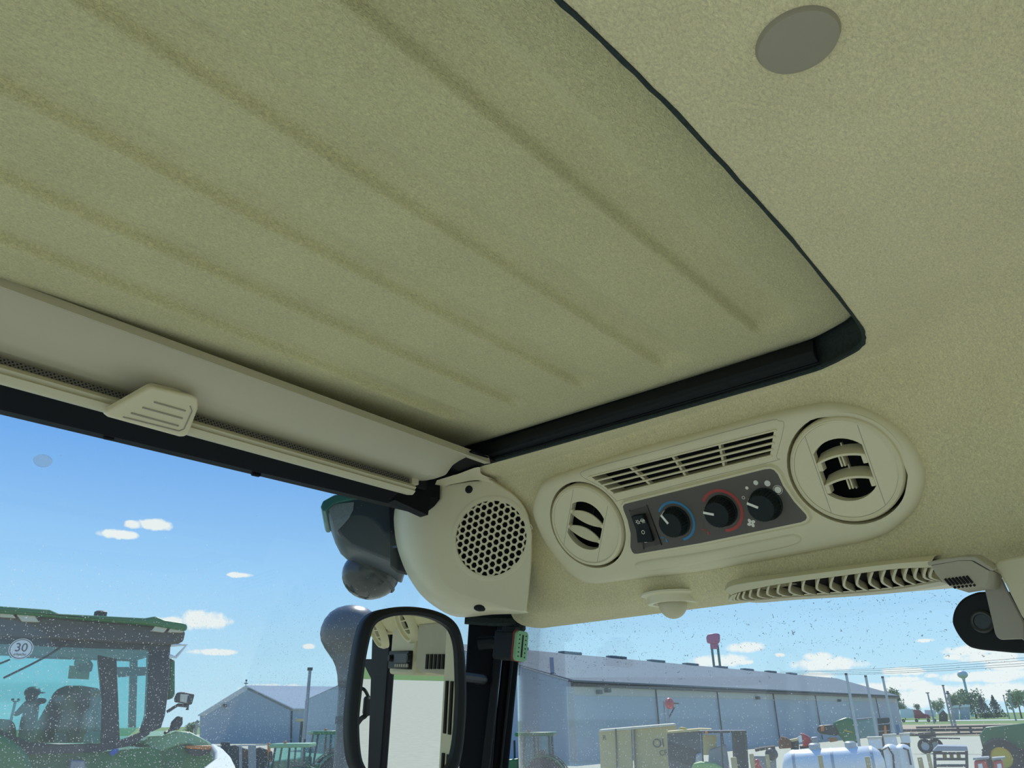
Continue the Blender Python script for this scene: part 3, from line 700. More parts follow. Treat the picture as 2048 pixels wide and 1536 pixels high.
# ================================================================== CEILING PLUG
c = zl(1595, 81, LIP); r = (zl(1682, 62, LIP) - zl(1510, 100, LIP)).length / 2
t_ = mb = MB(); mb.lathe([(r * 0.2, -0.0035), (r * 0.8, -0.004), (r * 0.94, -0.0032), (r, 0.0), (r, 0.006)], 48, Matrix.Translation(c), True, False)
tag(mb.build('ceiling_plug', M_gplug), 'round taupe plug pressed into the fuzzy headliner', 'plug')

# ================================================================== RIGHT WINDOW: trim, glass, dome light, ribbed vent, sensor, pillar
XG = 1.16
def xs_(px, py, x): return hit(px, py, (1, 0, 0), (x, 0, CZ))
t0 = [xs_(x, y, 1.09) for x, y in ((1040,1219),(1300,1196),(1480,1182),(1700,1166),(1890,1148),(2048,1130),(2048,1150),(1880,1169),(1700,1184),(1480,1197),(1300,1211),(1040,1230))]
mb = MB(); mb.prism(t0, (0.05, 0, 0)); tag(mb.build('trim_2', M_plas2, bevel=0.002), 'pale trim strip along the top of the side window', kind='structure')
mb = MB(); A = [xs_(x, y, 1.085) for x, y in ((1060,1215),(1300,1201),(1460,1190))]; mb.tube([p + V((0, 0, 0.002)) for p in A], 0.0035, 6); tag(mb.build('trim_3', M_seal), 'black rubber bead above the side window', kind='structure')
def pane(pts, nrm): mb = MB(); mb.prism(pts, V(nrm) * 0.004); return mb
g = pane([(XG, 1.16, CZ + 0.23), (XG, 0.02, CZ + 0.23), (XG, 0.02, CZ - 1.3), (XG, 1.16, CZ - 1.3)], (1, 0, 0)).build('window_1', M_gs, smooth=False)
tag(g, 'dusty right side window pane', kind='structure')
g = pane([(-1.1, 1.24, CZ + 0.46), (1.10, 1.24, CZ + 0.46), (1.10, 1.24, CZ - 1.3), (-1.1, 1.24, CZ - 1.3)], (0, 1, 0)).build('window_2', M_gw, smooth=False)
tag(g, 'dusty windshield pane', kind='structure')

# dome light
dc = hit(1345, 1203, (0, 0, 1), (0, 0, CZ + 0.166))
t_ = thing('dome_light', 'small cream ball lamp in a round ring above the side window', 'lamp', dc)
rr = (xs_(1388, 1198, dc.x) - xs_(1303, 1198, dc.x)).length / 2
mb = MB(); mb.lathe([(rr * 1.22, 0.012), (rr * 1.22, 0.009), (rr * 1.02, 0.006)], 40, Matrix.Translation(dc)); mb.build('base_plate', M_plas2, t_)
mb = MB(); mb.lathe([(rr * 0.72, 0.0), (rr * 0.78, -0.004), (rr * 0.97, -0.004), (rr, 0.0), (rr, 0.012)], 40, Matrix.Translation(dc), False, False); mb.build('ring', M_plas2, t_, angle=40)
mb = MB(); mb.lathe([(rr * 0.73, 0.004), (0.0001, 0.004)], 32, Matrix.Translation(dc), False, False); mb.build('socket', M_blk, t_)
mb = MB(); br = rr * 0.56; mb.lathe([(br * 0.97, 0.006), (br, -0.002)] + [(br * math.cos(a), -0.004 - br * 1.0 * math.sin(a)) for a in [PI / 2 * i / 9 for i in range(10)]][:-1] + [(0.0005, -0.004 - br)], 32, Matrix.Translation(dc)); mb.build('ball', M_plas, t_)

# ribbed vent under the lining
t_ = thing('ribbed_vent', 'cream ribbed defroster vent with many curved fins above the side window', 'vent', xs_(1660, 1165, 1.0))
XV = 0.99
vt = [(1450,1174),(1468,1160),(1560,1149),(1680,1134),(1790,1121),(1870,1112)]
vm = [(1462,1190),(1484,1183),(1560,1168),(1680,1152),(1790,1138),(1868,1135)]
vb = [(1470,1197),(1500,1199),(1570,1193),(1680,1186),(1790,1176),(1880,1160)]
def on(l, x): return catmull([xs_(px, py, x) for px, py in l], 6, closed=False)
T_, Mm, Bb = on(vt, XV - 0.004), on(vm, XV - 0.02), on(vb, XV + 0.045)
mb = MB(); mb.loft([[a + V((0.05, 0, 0.01)), a, a.lerp(b, 0.5) + V((-0.008, 0, 0)), b, b + V((0.006, 0, 0.002)), b + V((0.03, 0, 0.012))] for a, b in zip(T_, Mm)], False); mb.build('hood', M_plas2, t_, angle=50)
mb = MB(); mb.loft([[b + V((0.022, 0, 0.012)), (b + c) / 2 + V((0.02, 0, 0.016)), c + V((0.018, 0, 0.004))] for b, c in zip(Mm, Bb)], False); mb.build('duct', mat('duct_dark', (0.03, 0.028, 0.024), 0.9), t_)
mb = MB(); mb.loft([[c + V((-0.001, 0, 0.0)), c + V((-0.001, 0, -0.002)), c + V((0.03, 0, -0.002)), c + V((0.03, 0, 0.004))] for c in Bb], True, True, True); mb.build('lower_rail', M_plas, t_)
NF = 22
for k in range(NF):
    t = (k + 0.6) / NF; i = t * (len(Mm) - 1); i0 = int(i); f_ = i - i0
    b = Mm[i0].lerp(Mm[min(i0 + 1, len(Mm) - 1)], f_)
    i = min(0.999, t + 0.035) * (len(Bb) - 1); i0 = int(i); f_ = i - i0; c = Bb[i0].lerp(Bb[min(i0 + 1, len(Bb) - 1)], f_)
    top = b + V((0.004, 0, 0.0)); mid = b.lerp(c, 0.35) + V((-0.008, 0.004, -0.006)); mid2 = b.lerp(c, 0.7) + V((-0.006, 0.0, -0.005)); pts = catmull([top, mid, mid2, c], 3, closed=False)
    mb = MB(); w = 0.0016
    mb.loft([[p + V((0, w, 0)), p + V((0, -w, 0)), p + V((0.016, -w + 0.006, 0.012)), p + V((0.016, w + 0.006, 0.012))] for p in pts], True, True, True); mb.build('fin', M_plas, t_)

# sensor box
sx = 0.962
M_sens = mat('sensor_shade_tone', (0.40, 0.37, 0.28), 0.55)  # cream housing coloured darker to stand for the shade it hangs in
t_ = thing('sensor_box', 'small cream slotted sensor housing hanging beside the ribbed vent', 'sensor', xs_(1920, 1150, sx))
def q3(x, y): return (1840 + x / 6.4, 1080 + y / 6.4)
fl = [q3(*p) for p in [(90,285),(180,262),(520,210),(700,212),(740,235),(945,370),(945,395),(900,392),(680,265),(520,262),(110,330)]]
mb = MB(); mb.prism([xs_(x, y, sx - 0.004) for x, y in fl], (0.03, 0, 0.006)); mb.build('flange', M_sens, t_, bevel=0.0015)
body0 = [q3(*p) for p in [(140,325),(520,258),(680,262),(915,395),(910,480),(890,560),(850,595),(740,590),(480,630),(400,600),(300,540),(200,430)]]
P0_ = [xs_(x, y, sx) for x, y in body0]; cen = sum(P0_, V()) / len(P0_)
mb = MB(); mb.loft([[p + V((0.04, 0, 0)) for p in P0_], [p for p in P0_], [p.lerp(cen, 0.06) + V((-0.004, 0, 0)) for p in P0_]], True, True, True); mb.build('housing', M_sens, t_, angle=40)
for k in range(7):
    x = 320 + k * 46.0
    a, b = q3(x, 497 - k * 6), q3(x + 76, 580 - k * 5)
    mb = MB(); A, B = xs_(*a, sx - 0.0045), xs_(*b, sx - 0.0045); mb.tube([A, B], 0.0014, 6); mb.build('slot', M_void, t_)
for k in range(6):
    x = 435 + k * 50.0
    a, b = q3(x, 598 - k * 5), q3(x + 22, 616 - k * 6)
    mb = MB(); A, B = xs_(*a, sx - 0.0045), xs_(*b, sx - 0.0045); mb.tube([A, B], 0.0014, 6); mb.build('slot', M_void, t_)

# latch plate and bracket
t_ = thing('window_latch', 'black rounded window latch plate with a round bolt at frame edge', 'latch', xs_(1970, 1240, 1.06))
lp = [(1969,1183),(1948,1186),(1924,1198),(1909,1218),(1904,1240),(1908,1256),(1920,1276),(1935,1291),(1950,1297),(1980,1301),(2060,1304),(2075,1270),(2075,1200),(2030,1184)]
mb = MB(); mb.prism(catmull([xs_(x, y, 1.06) for x, y in lp], 4), (0.012, 0, 0)); mb.build('latch_plate', M_blk, t_, bevel=0.004, seg=3)
c = xs_(1966, 1244, 1.06); RX = Matrix.Rotation(-PI / 2, 4, 'Y')
mb = MB(); mb.lathe([(0.013, 0), (0.013, 0.004), (0.011, 0.006), (0.009, 0.0055), (0.0085, 0.004)], 28, Matrix.Translation(c) @ RX); mb.build('bolt', mat('dark_metal', (0.05, 0.055, 0.055), 0.35, 0.6), t_)
t_ = thing('mounting_bracket', 'taupe bracket plate hanging in front of the black latch', 'bracket', xs_(2000, 1220, 1.0))
bp = [q3(*p) for p in [(915,500),(1040,488),(1110,640),(1190,790),(1290,980),(1330,1060),(1330,1290),(1300,1265),(1030,1275),(985,1245),(960,1200),(820,605),(880,590)]]
mb = MB(); mb.prism([xs_(x, y, 1.0) for x, y in bp], (0.006, 0, 0)); mb.build('bracket_plate', M_taupe, t_, bevel=0.0015)

# B pillar trim at the right edge of the view, carries two columns of slots
t_ = thing('pillar_trim', 'cream trim of the pillar behind the side window with slots', 'pillar trim', (1.02, 0.12, CZ - 0.5))
bb = [q3(*p) for p in [(940,300),(1000,250),(1331,190),(1500,180),(1500,1300),(1331,1020),(1290,960),(1190,760),(1110,600),(1020,430),(950,370)]]
mb = MB(); mb.prism([xs_(x, y, 0.975) for x, y in bb], (0.05, 0, 0)); mb.build('upper_cover', M_plas, t_, bevel=0.004)
mb = MB(); mb.loft([[V((0.98, 0.165, CZ + z)), V((0.98, 0.05, CZ + z)), V((1.14, 0.03, CZ + z)), V((1.14, 0.17, CZ + z))] for z in (0.16, -1.0)], True, True, True); pc = mb.build('pillar_cover', M_plas, t_, bevel=0.008)
for zc in (-0.02, -0.17, -0.33, -0.49):
    for yc in (0.145, 0.115, 0.085):
        mb = MB(); mb.box((0.979, yc, CZ + zc), (0.006, 0.012, 0.11)); mb.build('slot', M_void, pc)

# ================================================================== A PILLAR
def azd(px, py, d):
    r_ = ray(px, py); return EYE + r_ * (d / math.hypot(r_.x, r_.y))
t_ = thing('corner_pillar', 'black front corner pillar between windshield and side window', 'pillar', azd(975, 1536, 1.6) - V((0, 0, 1)))
def strip(pxs, d0, thick, name, m, top=1222, bot=1640):
    """vertical moulding between two image columns, given at y=1240 and y=1536, extended below the frame"""
    (xa0, xa1), (xb0, xb1) = pxs
    P = []
    for py in (top, bot):
        f_ = (py - 1240) / 296.0; P.append((azd(xa0 + (xb0 - xa0) * f_, py, d0), azd(xa1 + (xb1 - xa1) * f_, py, d0)))
    aw = V((P[0][0].x, P[0][0].y, 0)).normalized() * thick
    mb = MB(); mb.loft([[p[0], p[1], p[1] + aw, p[0] + aw] for p in P], True, True, True); return mb.build(name, m, t_, bevel=0.004)
strip(((938, 1008), (918, 985)), 1.56, 0.10, 'pillar_body', M_frame)
strip(((996, 1012), (962, 980)), 1.545, 0.03, 'pillar_moulding', mat('pillar_grey', (0.010, 0.012, 0.014), 0.6, spec=0.2))
strip(((1012, 1045), (982, 1017)), 1.60, 0.09, 'rubber_seal', M_frame)
strip(((1026, 1036), (996, 1004)), 1.59, 0.02, 'seal_lip', mat('pillar_grey', (0.010, 0.012, 0.014), 0.6, spec=0.2))
mb = MB(); mb.tube([azd(x, y, 1.54) for x, y in ((930,1236),(985,1240),(1030,1240),(1043,1228),(1040,1255),(1028,1268))], 0.012, 8); mb.build('foam_edge', M_seal, t_)

# connector plug on the pillar
pc_ = azd(1038, 1292, 1.42)
t_ = thing('wire_connector', 'black multi-pin connector with green face on the corner pillar', 'connector', pc_)
ax = V((0.14, -0.98, -0.10)).normalized(); up_ = (V((0.06, 0.0, 1.0)) - ax * ax.dot(V((0.06, 0, 1)))).normalized(); sd_ = up_.cross(ax)
KM = Matrix(((sd_.x, up_.x, ax.x, pc_.x), (sd_.y, up_.y, ax.y, pc_.y), (sd_.z, up_.z, ax.z, pc_.z), (0, 0, 0, 1)))
def rrect(w, h, r, n=5):
    out = []
    for cx, cy, a in ((w / 2 - r, h / 2 - r, 0), (-w / 2 + r, h / 2 - r, PI / 2), (-w / 2 + r, -h / 2 + r, PI), (w / 2 - r, -h / 2 + r, 1.5 * PI)):
        for i in range(n + 1): out.append(V((cx + r * math.cos(a + PI / 2 * i / n), cy + r * math.sin(a + PI / 2 * i / n))))
    return out
def plug(w, h, r, z0, z1, name, m, par=None, bev=0.0008):
    mb = MB(KM); mb.prism([(p.x, p.y, z0) for p in rrect(w, h, r)], (0, 0, z1 - z0)); return mb.build(name, m, par or t_, bevel=bev)
plug(0.034, 0.050, 0.006, -0.045, -0.002, 'plug_body', M_blk); plug(0.036, 0.053, 0.008, -0.003, 0.001, 'red_gasket', mat('gasket_red', (0.20, 0.03, 0.02), 0.6))
gf = plug(0.034, 0.051, 0.008, 0.0005, 0.007, 'green_face', mat('face_green', (0.22, 0.45, 0.24), 0.5))
mb = MB(KM); mb.box((0, 0, 0.0072), (0.004, 0.038, 0.0006)); mb.build('key_slot', M_void, gf)
for sx_ in (-1, 1):
    for k in range(6):
        mb = MB(KM); mb.box((sx_ * 0.0095, -0.018 + k * 0.0072, 0.0072), (0.0026, 0.0022, 0.0006)); mb.build('pin_hole', M_void, gf)
mb = MB(KM); mb.box((0, 0.028, -0.022), (0.014, 0.008, 0.03)); mb.build('latch_tab', M_blk, t_, bevel=0.001)
mb = MB(KM); mb.tube([(0, 0, -0.045), (0, 0.004, -0.06), (-0.01, 0.0, -0.085)], 0.011, 10); mb.build('wire_boot', M_blk, t_)

# ================================================================== INTERIOR MIRROR
MD = 1.04
mc = azd(818, 1376, MD)
MN_AZ = rad(189.3)      # direction the mirror faces, clockwise from the front of the cab
MN_T = rad(2.1)
mn = V((math.sin(MN_AZ) * math.cos(MN_T), math.cos(MN_AZ) * math.cos(MN_T), -math.sin(MN_T)))
t_ = thing('rear_view_mirror', 'black framed rounded rear view mirror hanging before the corner pillar', 'mirror', mc)
mo = [(702,1500),(700,1440),(705,1380),(714,1310),(724,1262),(735,1238),(755,1222),(790,1214),(830,1213),(870,1220),(900,1233),(918,1252),(928,1285),(933,1330),(935,1400),(931,1470),(925,1515),(915,1545),(890,1565),(850,1575),(780,1575),(735,1565),(712,1540)]
mi = [(720,1495),(718,1440),(723,1385),(731,1320),(741,1272),(750,1250),(768,1238),(795,1231),(830,1230),(862,1236),(886,1247),(903,1263),(912,1292),(915,1335),(916,1400),(912,1465),(906,1505),(898,1530),(880,1548),(850,1556),(785,1556),(745,1548),(727,1528)]
O_ = catmull([hit(x, y, mn, mc) for x, y in mo], 4); I_ = catmull([hit(x, y, mn, mc) for x, y in mi], 4)
mb = MB(); bk = -mn
mb.loft([[p + bk * 0.006 for p in I_], [p - bk * 0.001 for p in I_], [i.lerp(o, 0.35) - bk * 0.004 for i, o in zip(I_, O_)], [i.lerp(o, 0.8) - bk * 0.002 for i, o in zip(I_, O_)], [o + bk * 0.004 for o in O_], [o + bk * 0.02 for o in O_], [o.lerp(mc, 0.25) + bk * 0.045 for o in O_]], True, False, True)
mb.build('mirror_frame', M_blk, t_, angle=50)
q = NT('mirror_silver'); b = q.n('ShaderNodeBsdfGlossy', {'Color': (0.86, 0.88, 0.84, 1), 'Roughness': 0.0}); M_mir = q.done(b.outputs[0])
mb = MB(); mb.add([p + bk * 0.004 for p in I_], [tuple(range(len(I_)))]); mb.build('mirror_glass', M_mir, t_, smooth=False)
a = mc + bk * 0.045 + V((0.03, 0, 0.03)); b = azd(955, 1360, 1.55)
mb = MB(); mb.tube(catmull([a, a + V((0.06, 0.08, 0.0)), b + V((-0.03, -0.04, 0)), b], 6, closed=False), 0.009, 10); mb.build('mirror_arm', M_blk, t_)

# ------------------------------------------------ rear right of the cab (seen in the mirror)
def mir(px, py):
    P = hit(px, py, mn, mc); d = ray(px, py); return P, d - 2 * d.dot(mn) * mn
def mx(px, py, x):      # where the mirrored view through a pixel reaches the cab side x
    P, r_ = mir(px, py); return P + r_ * ((x - P.x) / r_.x)
t_ = thing('rear_pillar', 'dark rear corner pillar of the cab seen in the mirror', 'pillar', (1.13, -0.62, CZ - 0.8))
pa, pb, pc2, pd = mx(778, 1325, 1.08), mx(740, 1325, 1.08), mx(734, 1540, 1.08), mx(762, 1540, 1.08)
mb = MB(); mb.prism([pa + V((0, 0, .12)), pb + V((0, 0, .12)), pc2 + (pc2 - pb) * 2, pd + (pd - pa) * 2], (0.025, 0, 0)); mb.build('pillar_post', M_frame, t_, bevel=0.006)
mb = MB(); mb.prism([mx(745, 1318, 1.085), mx(724, 1318, 1.085), mx(752, 1372, 1.085)], (0.04, 0, 0)); mb.build('gusset', M_frame, t_)
t_ = thing('overhead_cover', 'grey cream overhead cover with long air slots behind the side pillar', 'cover', (1.06, -0.1, CZ + 0.09))
y0, y1 = mx(905, 1325, 1.02).y, mx(834, 1325, 1.02).y; zb_ = mx(860, 1349, 1.02).z
mb = MB(); mb.prism([(1.02, y, z) for y, z in ((y0, CZ + .175), (y0, zb_), (y1 + .03, zb_ + .005), (y1, zb_ + .02), (y1, CZ + .175))], (0.10, 0, 0)); oc = mb.build('cover_body', mat('cover_grey', (0.40, 0.375, 0.28), 0.6), t_, bevel=0.006)
for k in range(7):
    a, b = mx(859 + 8 * k, 1308, 1.019), mx(857 + 8 * k, 1338, 1.019); mb = MB(); mb.box((a + b) / 2, (0.006, abs(mx(863, 1320, 1.02).y - mx(859, 1320, 1.02).y), a.z - b.z)); mb.build('air_slot', M_void, oc)
t_ = thing('radio', 'black radio in an overhead cream housing seen in the mirror', 'radio', (1.06, y1 - .1, CZ + 0.08))
a, b = mx(832, 1296, 1.03), mx(780, 1348, 1.03)
mb = MB(); mb.box(((a + b) / 2) + V((.05, 0, .04)), (0.10, abs(a.y - b.y), a.z - b.z + .08)); mb.build('radio_housing', M_plas, t_, bevel=0.008)
a, b = mx(827, 1301, 1.027), mx(784, 1337, 1.027)
mb = MB(); mb.box(((a + b) / 2), (0.02, abs(a.y - b.y), a.z - b.z)); rd = mb.build('radio_face', M_blk, t_, bevel=0.003)
a, b = mx(818, 1307, 1.015), mx(791, 1325, 1.015)
mb = MB(); mb.box(((a + b) / 2), (0.004, abs(a.y - b.y), a.z - b.z)); mb.build('radio_screen', mat('screen_dark', (0.02, 0.026, 0.035), 0.5), rd)
for k in range(6):
    a = mx(794 + 4.5 * k, 1331, 1.015); mb = MB(); mb.box(a, (0.004, 0.012, 0.008)); mb.build('button', M_taupe, rd)
for qx in (786, 823):
    a = mx(qx, 1316, 1.017); mb = MB(); mb.lathe([(0.010, 0), (0.009, 0.010)], 20, Matrix.Translation(a) @ Matrix.Rotation(-PI / 2, 4, 'Y')); mb.build('dial', M_blk, rd)
for k, (qx, qy, rv) in enumerate(((764, 1262, .045), (820, 1244, .05))):
    P, r_ = mir(qx, qy); c = P + r_ * ((WP0 - P).dot(wn_) / r_.dot(wn_)); T = Matrix.Translation(c) @ WM.to_3x3().to_4x4()
    t_ = thing('rear_vent', ('round cream rear air vent, farther one at the mirror top', 'round cream rear air vent, nearer one at the mirror top')[k], 'vent', M=T, group='rear vents seen in the mirror')
    mb = MB(T); mb.lathe([(rv * 1.25, 0.0), (rv * 1.2, 0.012), (rv, 0.022), (rv * .92, 0.02), (rv * .9, 0.01)], 40, None, False, False); mb.build('vent_ring', M_bez, t_)
    mb = MB(T); mb.lathe([(rv * .9, 0.012), (rv * .6, 0.012), (rv * .58, 0.002)], 32, None, False, False); mb.build('vent_disc', M_bez, t_)
    mb = MB(T); mb.lathe([(rv * .6, 0.003), (0.0005, 0.003)], 32, None, False, False); mb.build('vent_throat', M_void, t_)
    for dy in (-.3, .2): mb = MB(T); mb.box((0, dy * rv, .008), (rv * 1.05, .003, .012)); mb.build('vane', M_bez, t_)
# small lamp on an arm outside the rear side window
P, r_ = mir(737, 1412); c = P + r_ * 1.9; t_ = thing('fender_lamp', 'small black lamp on a bent arm outside, seen in the mirror', 'lamp', c)
mb = MB(); mb.box(c, (0.03, 0.03, 0.065)); mb.build('lamp_head', M_blk, t_, bevel=0.01)
mb = MB(); mb.tube(catmull([c + V((-.0, 0, .03)), c + V((-.02, 0, .055)), c + V((-.06, 0, .06))], 5, closed=False), .006, 8); mb.tube(catmull([c + V((0, 0, -.025)), c + V((-.05, 0, -.16)), c + V((-.07, .02, -.9))], 5, closed=False), .009, 8); mb.build('lamp_arm', M_blk, t_)
mb = MB(); mb.box((-0.1, -1.17, CZ - 0.75), (2.0, 0.04, 0.7)); tag(mb.build('wall_back_block', mat('rear_block', (0.22, 0.20, 0.15), 0.8)), 'unseen beige bulkhead added at the rear to cut light on the ceiling', kind='structure')  # bulkhead added behind the view to dim light reaching the ceiling from there

# ================================================================== OUTSIDE
M_gravel = mat('gravel', (0.455, 0.45, 0.335), 0.95, var=0.16, scale=3.0, bump=0.5, bscale=40)
M_grass = mat('grass', (0.13, 0.22, 0.05), 0.95, var=0.25, scale=0.4)
M_field = mat('tilled_field', (0.42, 0.33, 0.21), 0.95, var=0.15, scale=0.2)
M_road = mat('road_concrete', (0.62, 0.62, 0.60), 0.9)
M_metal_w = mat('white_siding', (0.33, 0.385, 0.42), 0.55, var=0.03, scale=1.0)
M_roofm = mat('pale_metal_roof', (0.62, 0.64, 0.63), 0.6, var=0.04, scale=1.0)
M_dark = mat('dark_paint', (0.035, 0.037, 0.04), 0.5)
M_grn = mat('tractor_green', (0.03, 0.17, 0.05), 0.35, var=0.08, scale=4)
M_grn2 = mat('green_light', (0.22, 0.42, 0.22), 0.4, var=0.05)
M_yel = mat('wheel_yellow', (0.60, 0.44, 0.03), 0.45)
M_tyre = mat('tyre_rubber', (0.025, 0.025, 0.027), 0.85, var=0.2, scale=8)
M_tan = mat('tan_paint', (0.62, 0.48, 0.20), 0.6, var=0.06, scale=2)
M_wht = mat('white_paint', (0.78, 0.79, 0.78), 0.4, var=0.02)
M_wood = mat('post_wood', (0.50, 0.39, 0.19), 0.8, var=0.15, scale=12)
M_orange = mat('orange_lens', (0.70, 0.20, 0.03), 0.35)
M_rd = mat('red_paint', (0.50, 0.06, 0.05), 0.4)
M_grey = mat('grey_steel', (0.30, 0.31, 0.32), 0.5, 0.3)
M_galv = mat('galvanised', (0.42, 0.45, 0.45), 0.5, 0.4)
q = NT('teal_glass')
b = q.n('ShaderNodeMixShader', {0: 0.10, 1: q.n('ShaderNodeBsdfTransparent', {'Color': (0.50, 0.80, 0.80, 1)}).outputs[0], 2: q.n('ShaderNodeBsdfGlossy', {'Color': (0.8, 0.9, 0.9, 1), 'Roughness': 0.05}).outputs[0]})
M_teal = q.done(b.outputs[0])

def sector(az0, az1, r0, r1, z, n=24, base=None):
    A = [rad(az0 + (az1 - az0) * i / n) for i in range(n + 1)]
    mb = MB(); mb.loft([[V((math.sin(a) * r, math.cos(a) * r, z)) for a in A] for r in (r0, r1)], False); return mb
mb = MB(); mb.loft([[V((math.sin(2 * PI * i / 48) * r, math.cos(2 * PI * i / 48) * r, z)) for i in range(48)] for r, z in ((2600, -0.3), (600, -0.06), (20, -0.06))], True, False, True)
tag(mb.build('ground', M_grass), 'green grass land out to the horizon', kind='structure')
mb = MB(); Yd = [(-100, 300), (-40, 320), (0, 330), (45, 320), (58, 250), (62, 122), (75, 118), (95, 110), (115, 150), (140, 165), (180, 165), (220, 120), (250, 110)]
mb.add([V((math.sin(rad(a)) * r, math.cos(rad(a)) * r, 0)) for a, r in Yd], [tuple(range(len(Yd) - 1, -1, -1))])
tag(mb.build('floor', M_gravel), 'pale gravel machinery yard', kind='structure')
tag(sector(60, 112, 123, 238, -0.02).build('field', M_field), 'tilled tan field strip beyond the gravel yard', kind='structure')
tag(sector(55, 112, 330, 365, -0.02).build('road', M_road), 'pale concrete road beyond the green strip', kind='structure')

class Fr:
    """upright local frame at azimuth of pixel column px and ground distance d: x to the right, y away, z up"""
    def __init__(s, px, d, yaw=0):
        p = azd(px, 1438, d); s.o = V((p.x, p.y, 0)); a = math.atan2(p.x, p.y) + yaw
        s.y = V((math.sin(a), math.cos(a), 0)); s.x = V((s.y.y, -s.y.x, 0)); s.d = d
        s.M = Matrix(((s.x.x, s.y.x, 0, s.o.x), (s.x.y, s.y.y, 0, s.o.y), (0, 0, 1, 0), (0, 0, 0, 1)))
    def p(s, px, py, y=0.0): return hit(px, py, s.y, s.o + s.y * y)
    def l(s, px, py, y=0.0): return s.M.inverted() @ s.p(px, py, y)
    def thing(s, name, label, cat, group=None): return thing(name, label, cat, M=s.M, group=group)
    def pr(s, pts, y0, dep, name, m, par, bevel=0, vec=None):
        mb = MB(); mb.prism([s.p(x, y, y0) for x, y in pts], vec if vec is not None else s.y * dep); return mb.build(name, m, par, bevel=bevel)
    def mb(s): return MB(s.M)

# ------------------------------------------------ own tractor, outside the glass
F = Fr(722, 1.62)
t_ = F.thing('work_light', 'dark shrouded work light under the roof corner outside the windshield', 'work light')
bd = [(648,1012),(655,1003),(700,990),(800,985),(812,1000),(812,1142),(775,1128),(735,1112),(700,1098),(678,1078),(666,1055),(658,1032)]
B0 = [F.p(x, y, 0) for x, y in bd]; cen = sum(B0, V()) / len(B0)
mb = MB(); mb.loft([[p.lerp(cen, 0.10) - F.y * 0.018 for p in B0], B0, [p + F.y * 0.16 for p in B0]], True, True, True); mb.build('lamp_shroud', mat('shroud_dark', (0.035, 0.045, 0.06), 0.35), t_, bevel=0.004, angle=40)
F.pr([(655,1010),(708,1004),(706,1020),(698,1036),(688,1048),(672,1064),(664,1040)], -0.021, 0.004, 'lamp_lens', mat('dusty_lens', (0.30, 0.33, 0.36), 0.7, var=0.3, scale=500), t_)
F.pr([(790,990),(812,985),(816,1146),(795,1140),(781,1128),(778,1010)], -0.026, 0.03, 'shroud_side', M_frame, t_, bevel=0.002)
F.pr([(641,1014),(646,1002),(668,990),(720,982),(760,984),(720,996),(668,1006),(652,1022),(645,1022)], -0.03, 0.20, 'visor', mat('visor_green', (0.04, 0.20, 0.17), 0.3), t_, bevel=0.002)
F.pr([(700,960),(780,960),(775,990),(705,990)], 0.04, 0.06, 'mounting_arm', M_dark, t_)
F2 = Fr(742, 1.78)
t_ = F2.thing('round_lamp', 'round glossy dark lamp below the shrouded work light', 'lamp')
c = F2.p(742, 1148); r = (F2.p(800, 1148) - c).length
mb = MB(); mb.ball(c, r, 28, 16, (1, 1, 0.86)); mb.build('lamp_body', mat('gloss_dark', (0.02, 0.022, 0.025), 0.12), t_)
mb = MB(); mb.lathe([(r * 0.99, -0.004), (r * 1.005, 0.0), (r * 0.99, 0.004)], 32, Matrix.Translation(c) @ Matrix.Rotation(rad(35), 4, F2.y), False, False); mb.build('lamp_ring', M_dark, t_)
mb = MB(); mb.tube([c + V((0.02, 0.06, r * 0.3)), c + V((0.06, 0.12, 0.1))], 0.010, 8); mb.build('lamp_stem', M_dark, t_)
F = Fr(700, 2.9)
t_ = F.thing('exhaust_stack', 'dark grey exhaust stack with bulbous top outside the windshield', 'exhaust')
c0 = F.p(701, 1264); r = (F.p(761, 1264) - c0).length / 60
pf = [(1210,1),(1212,16),(1217,31),(1226,44),(1240,54),(1255,59),(1268,60),(1282,57),(1296,49),(1308,40),(1320,31),(1332,25),(1350,20),(1372,17),(1373,16),(1440,15.5),(1536,15)]
mb = MB(); mb.lathe([(w * r, F.p(701, y).z) for y, w in pf] + [(15 * r, 1.2)], 40, Matrix.Translation((c0.x, c0.y, 0))); mb.build('stack_body', mat('stack_grey', (0.10, 0.105, 0.115), 0.32, 0.0, var=0.1), t_, angle=40)
mb = MB(); mb.lathe([(17.5 * r, F.p(701, 1440).z - 0.012), (17.5 * r, F.p(701, 1440).z + 0.012)], 24, Matrix.Translation((c0.x, c0.y, 0))); mb.build('clamp', M_dark, t_)
mb = MB(); mb.lathe([(24 * r, 1.2), (26 * r, 0.9)], 24, Matrix.Translation((c0.x, c0.y, 0))); mb.build('heat_shield', M_dark, t_)

# ------------------------------------------------ buildings
def shed(name, label, A, B, Cc, ze, ridge, far_ridge, doors=()):
    t = thing(name, label, 'building', (A.x, A.y, 0)); g = V((0, 0, 1))
    return t
# long warehouse: gable end A-B, long side B-C
ZE = 5.2
A, B, Cc = [hit(x, y, (0, 0, 1), (0, 0, ZE)) for x, y in ((612,1402),(1138,1364),(1792,1393))]
def gz(p, z): return V((p.x, p.y, z))
D = A + (Cc - B)
mid = (A + B) / 2
def atdir(px, py, P):   # height of the ray over ground point P's distance
    r_ = ray(px, py); return CZ + r_.z / math.hypot(r_.x, r_.y) * math.hypot(P.x, P.y)
r0 = azd(872, 1286, 1.0); u_ = V((r0.x, r0.y, 0)); ab = B - A
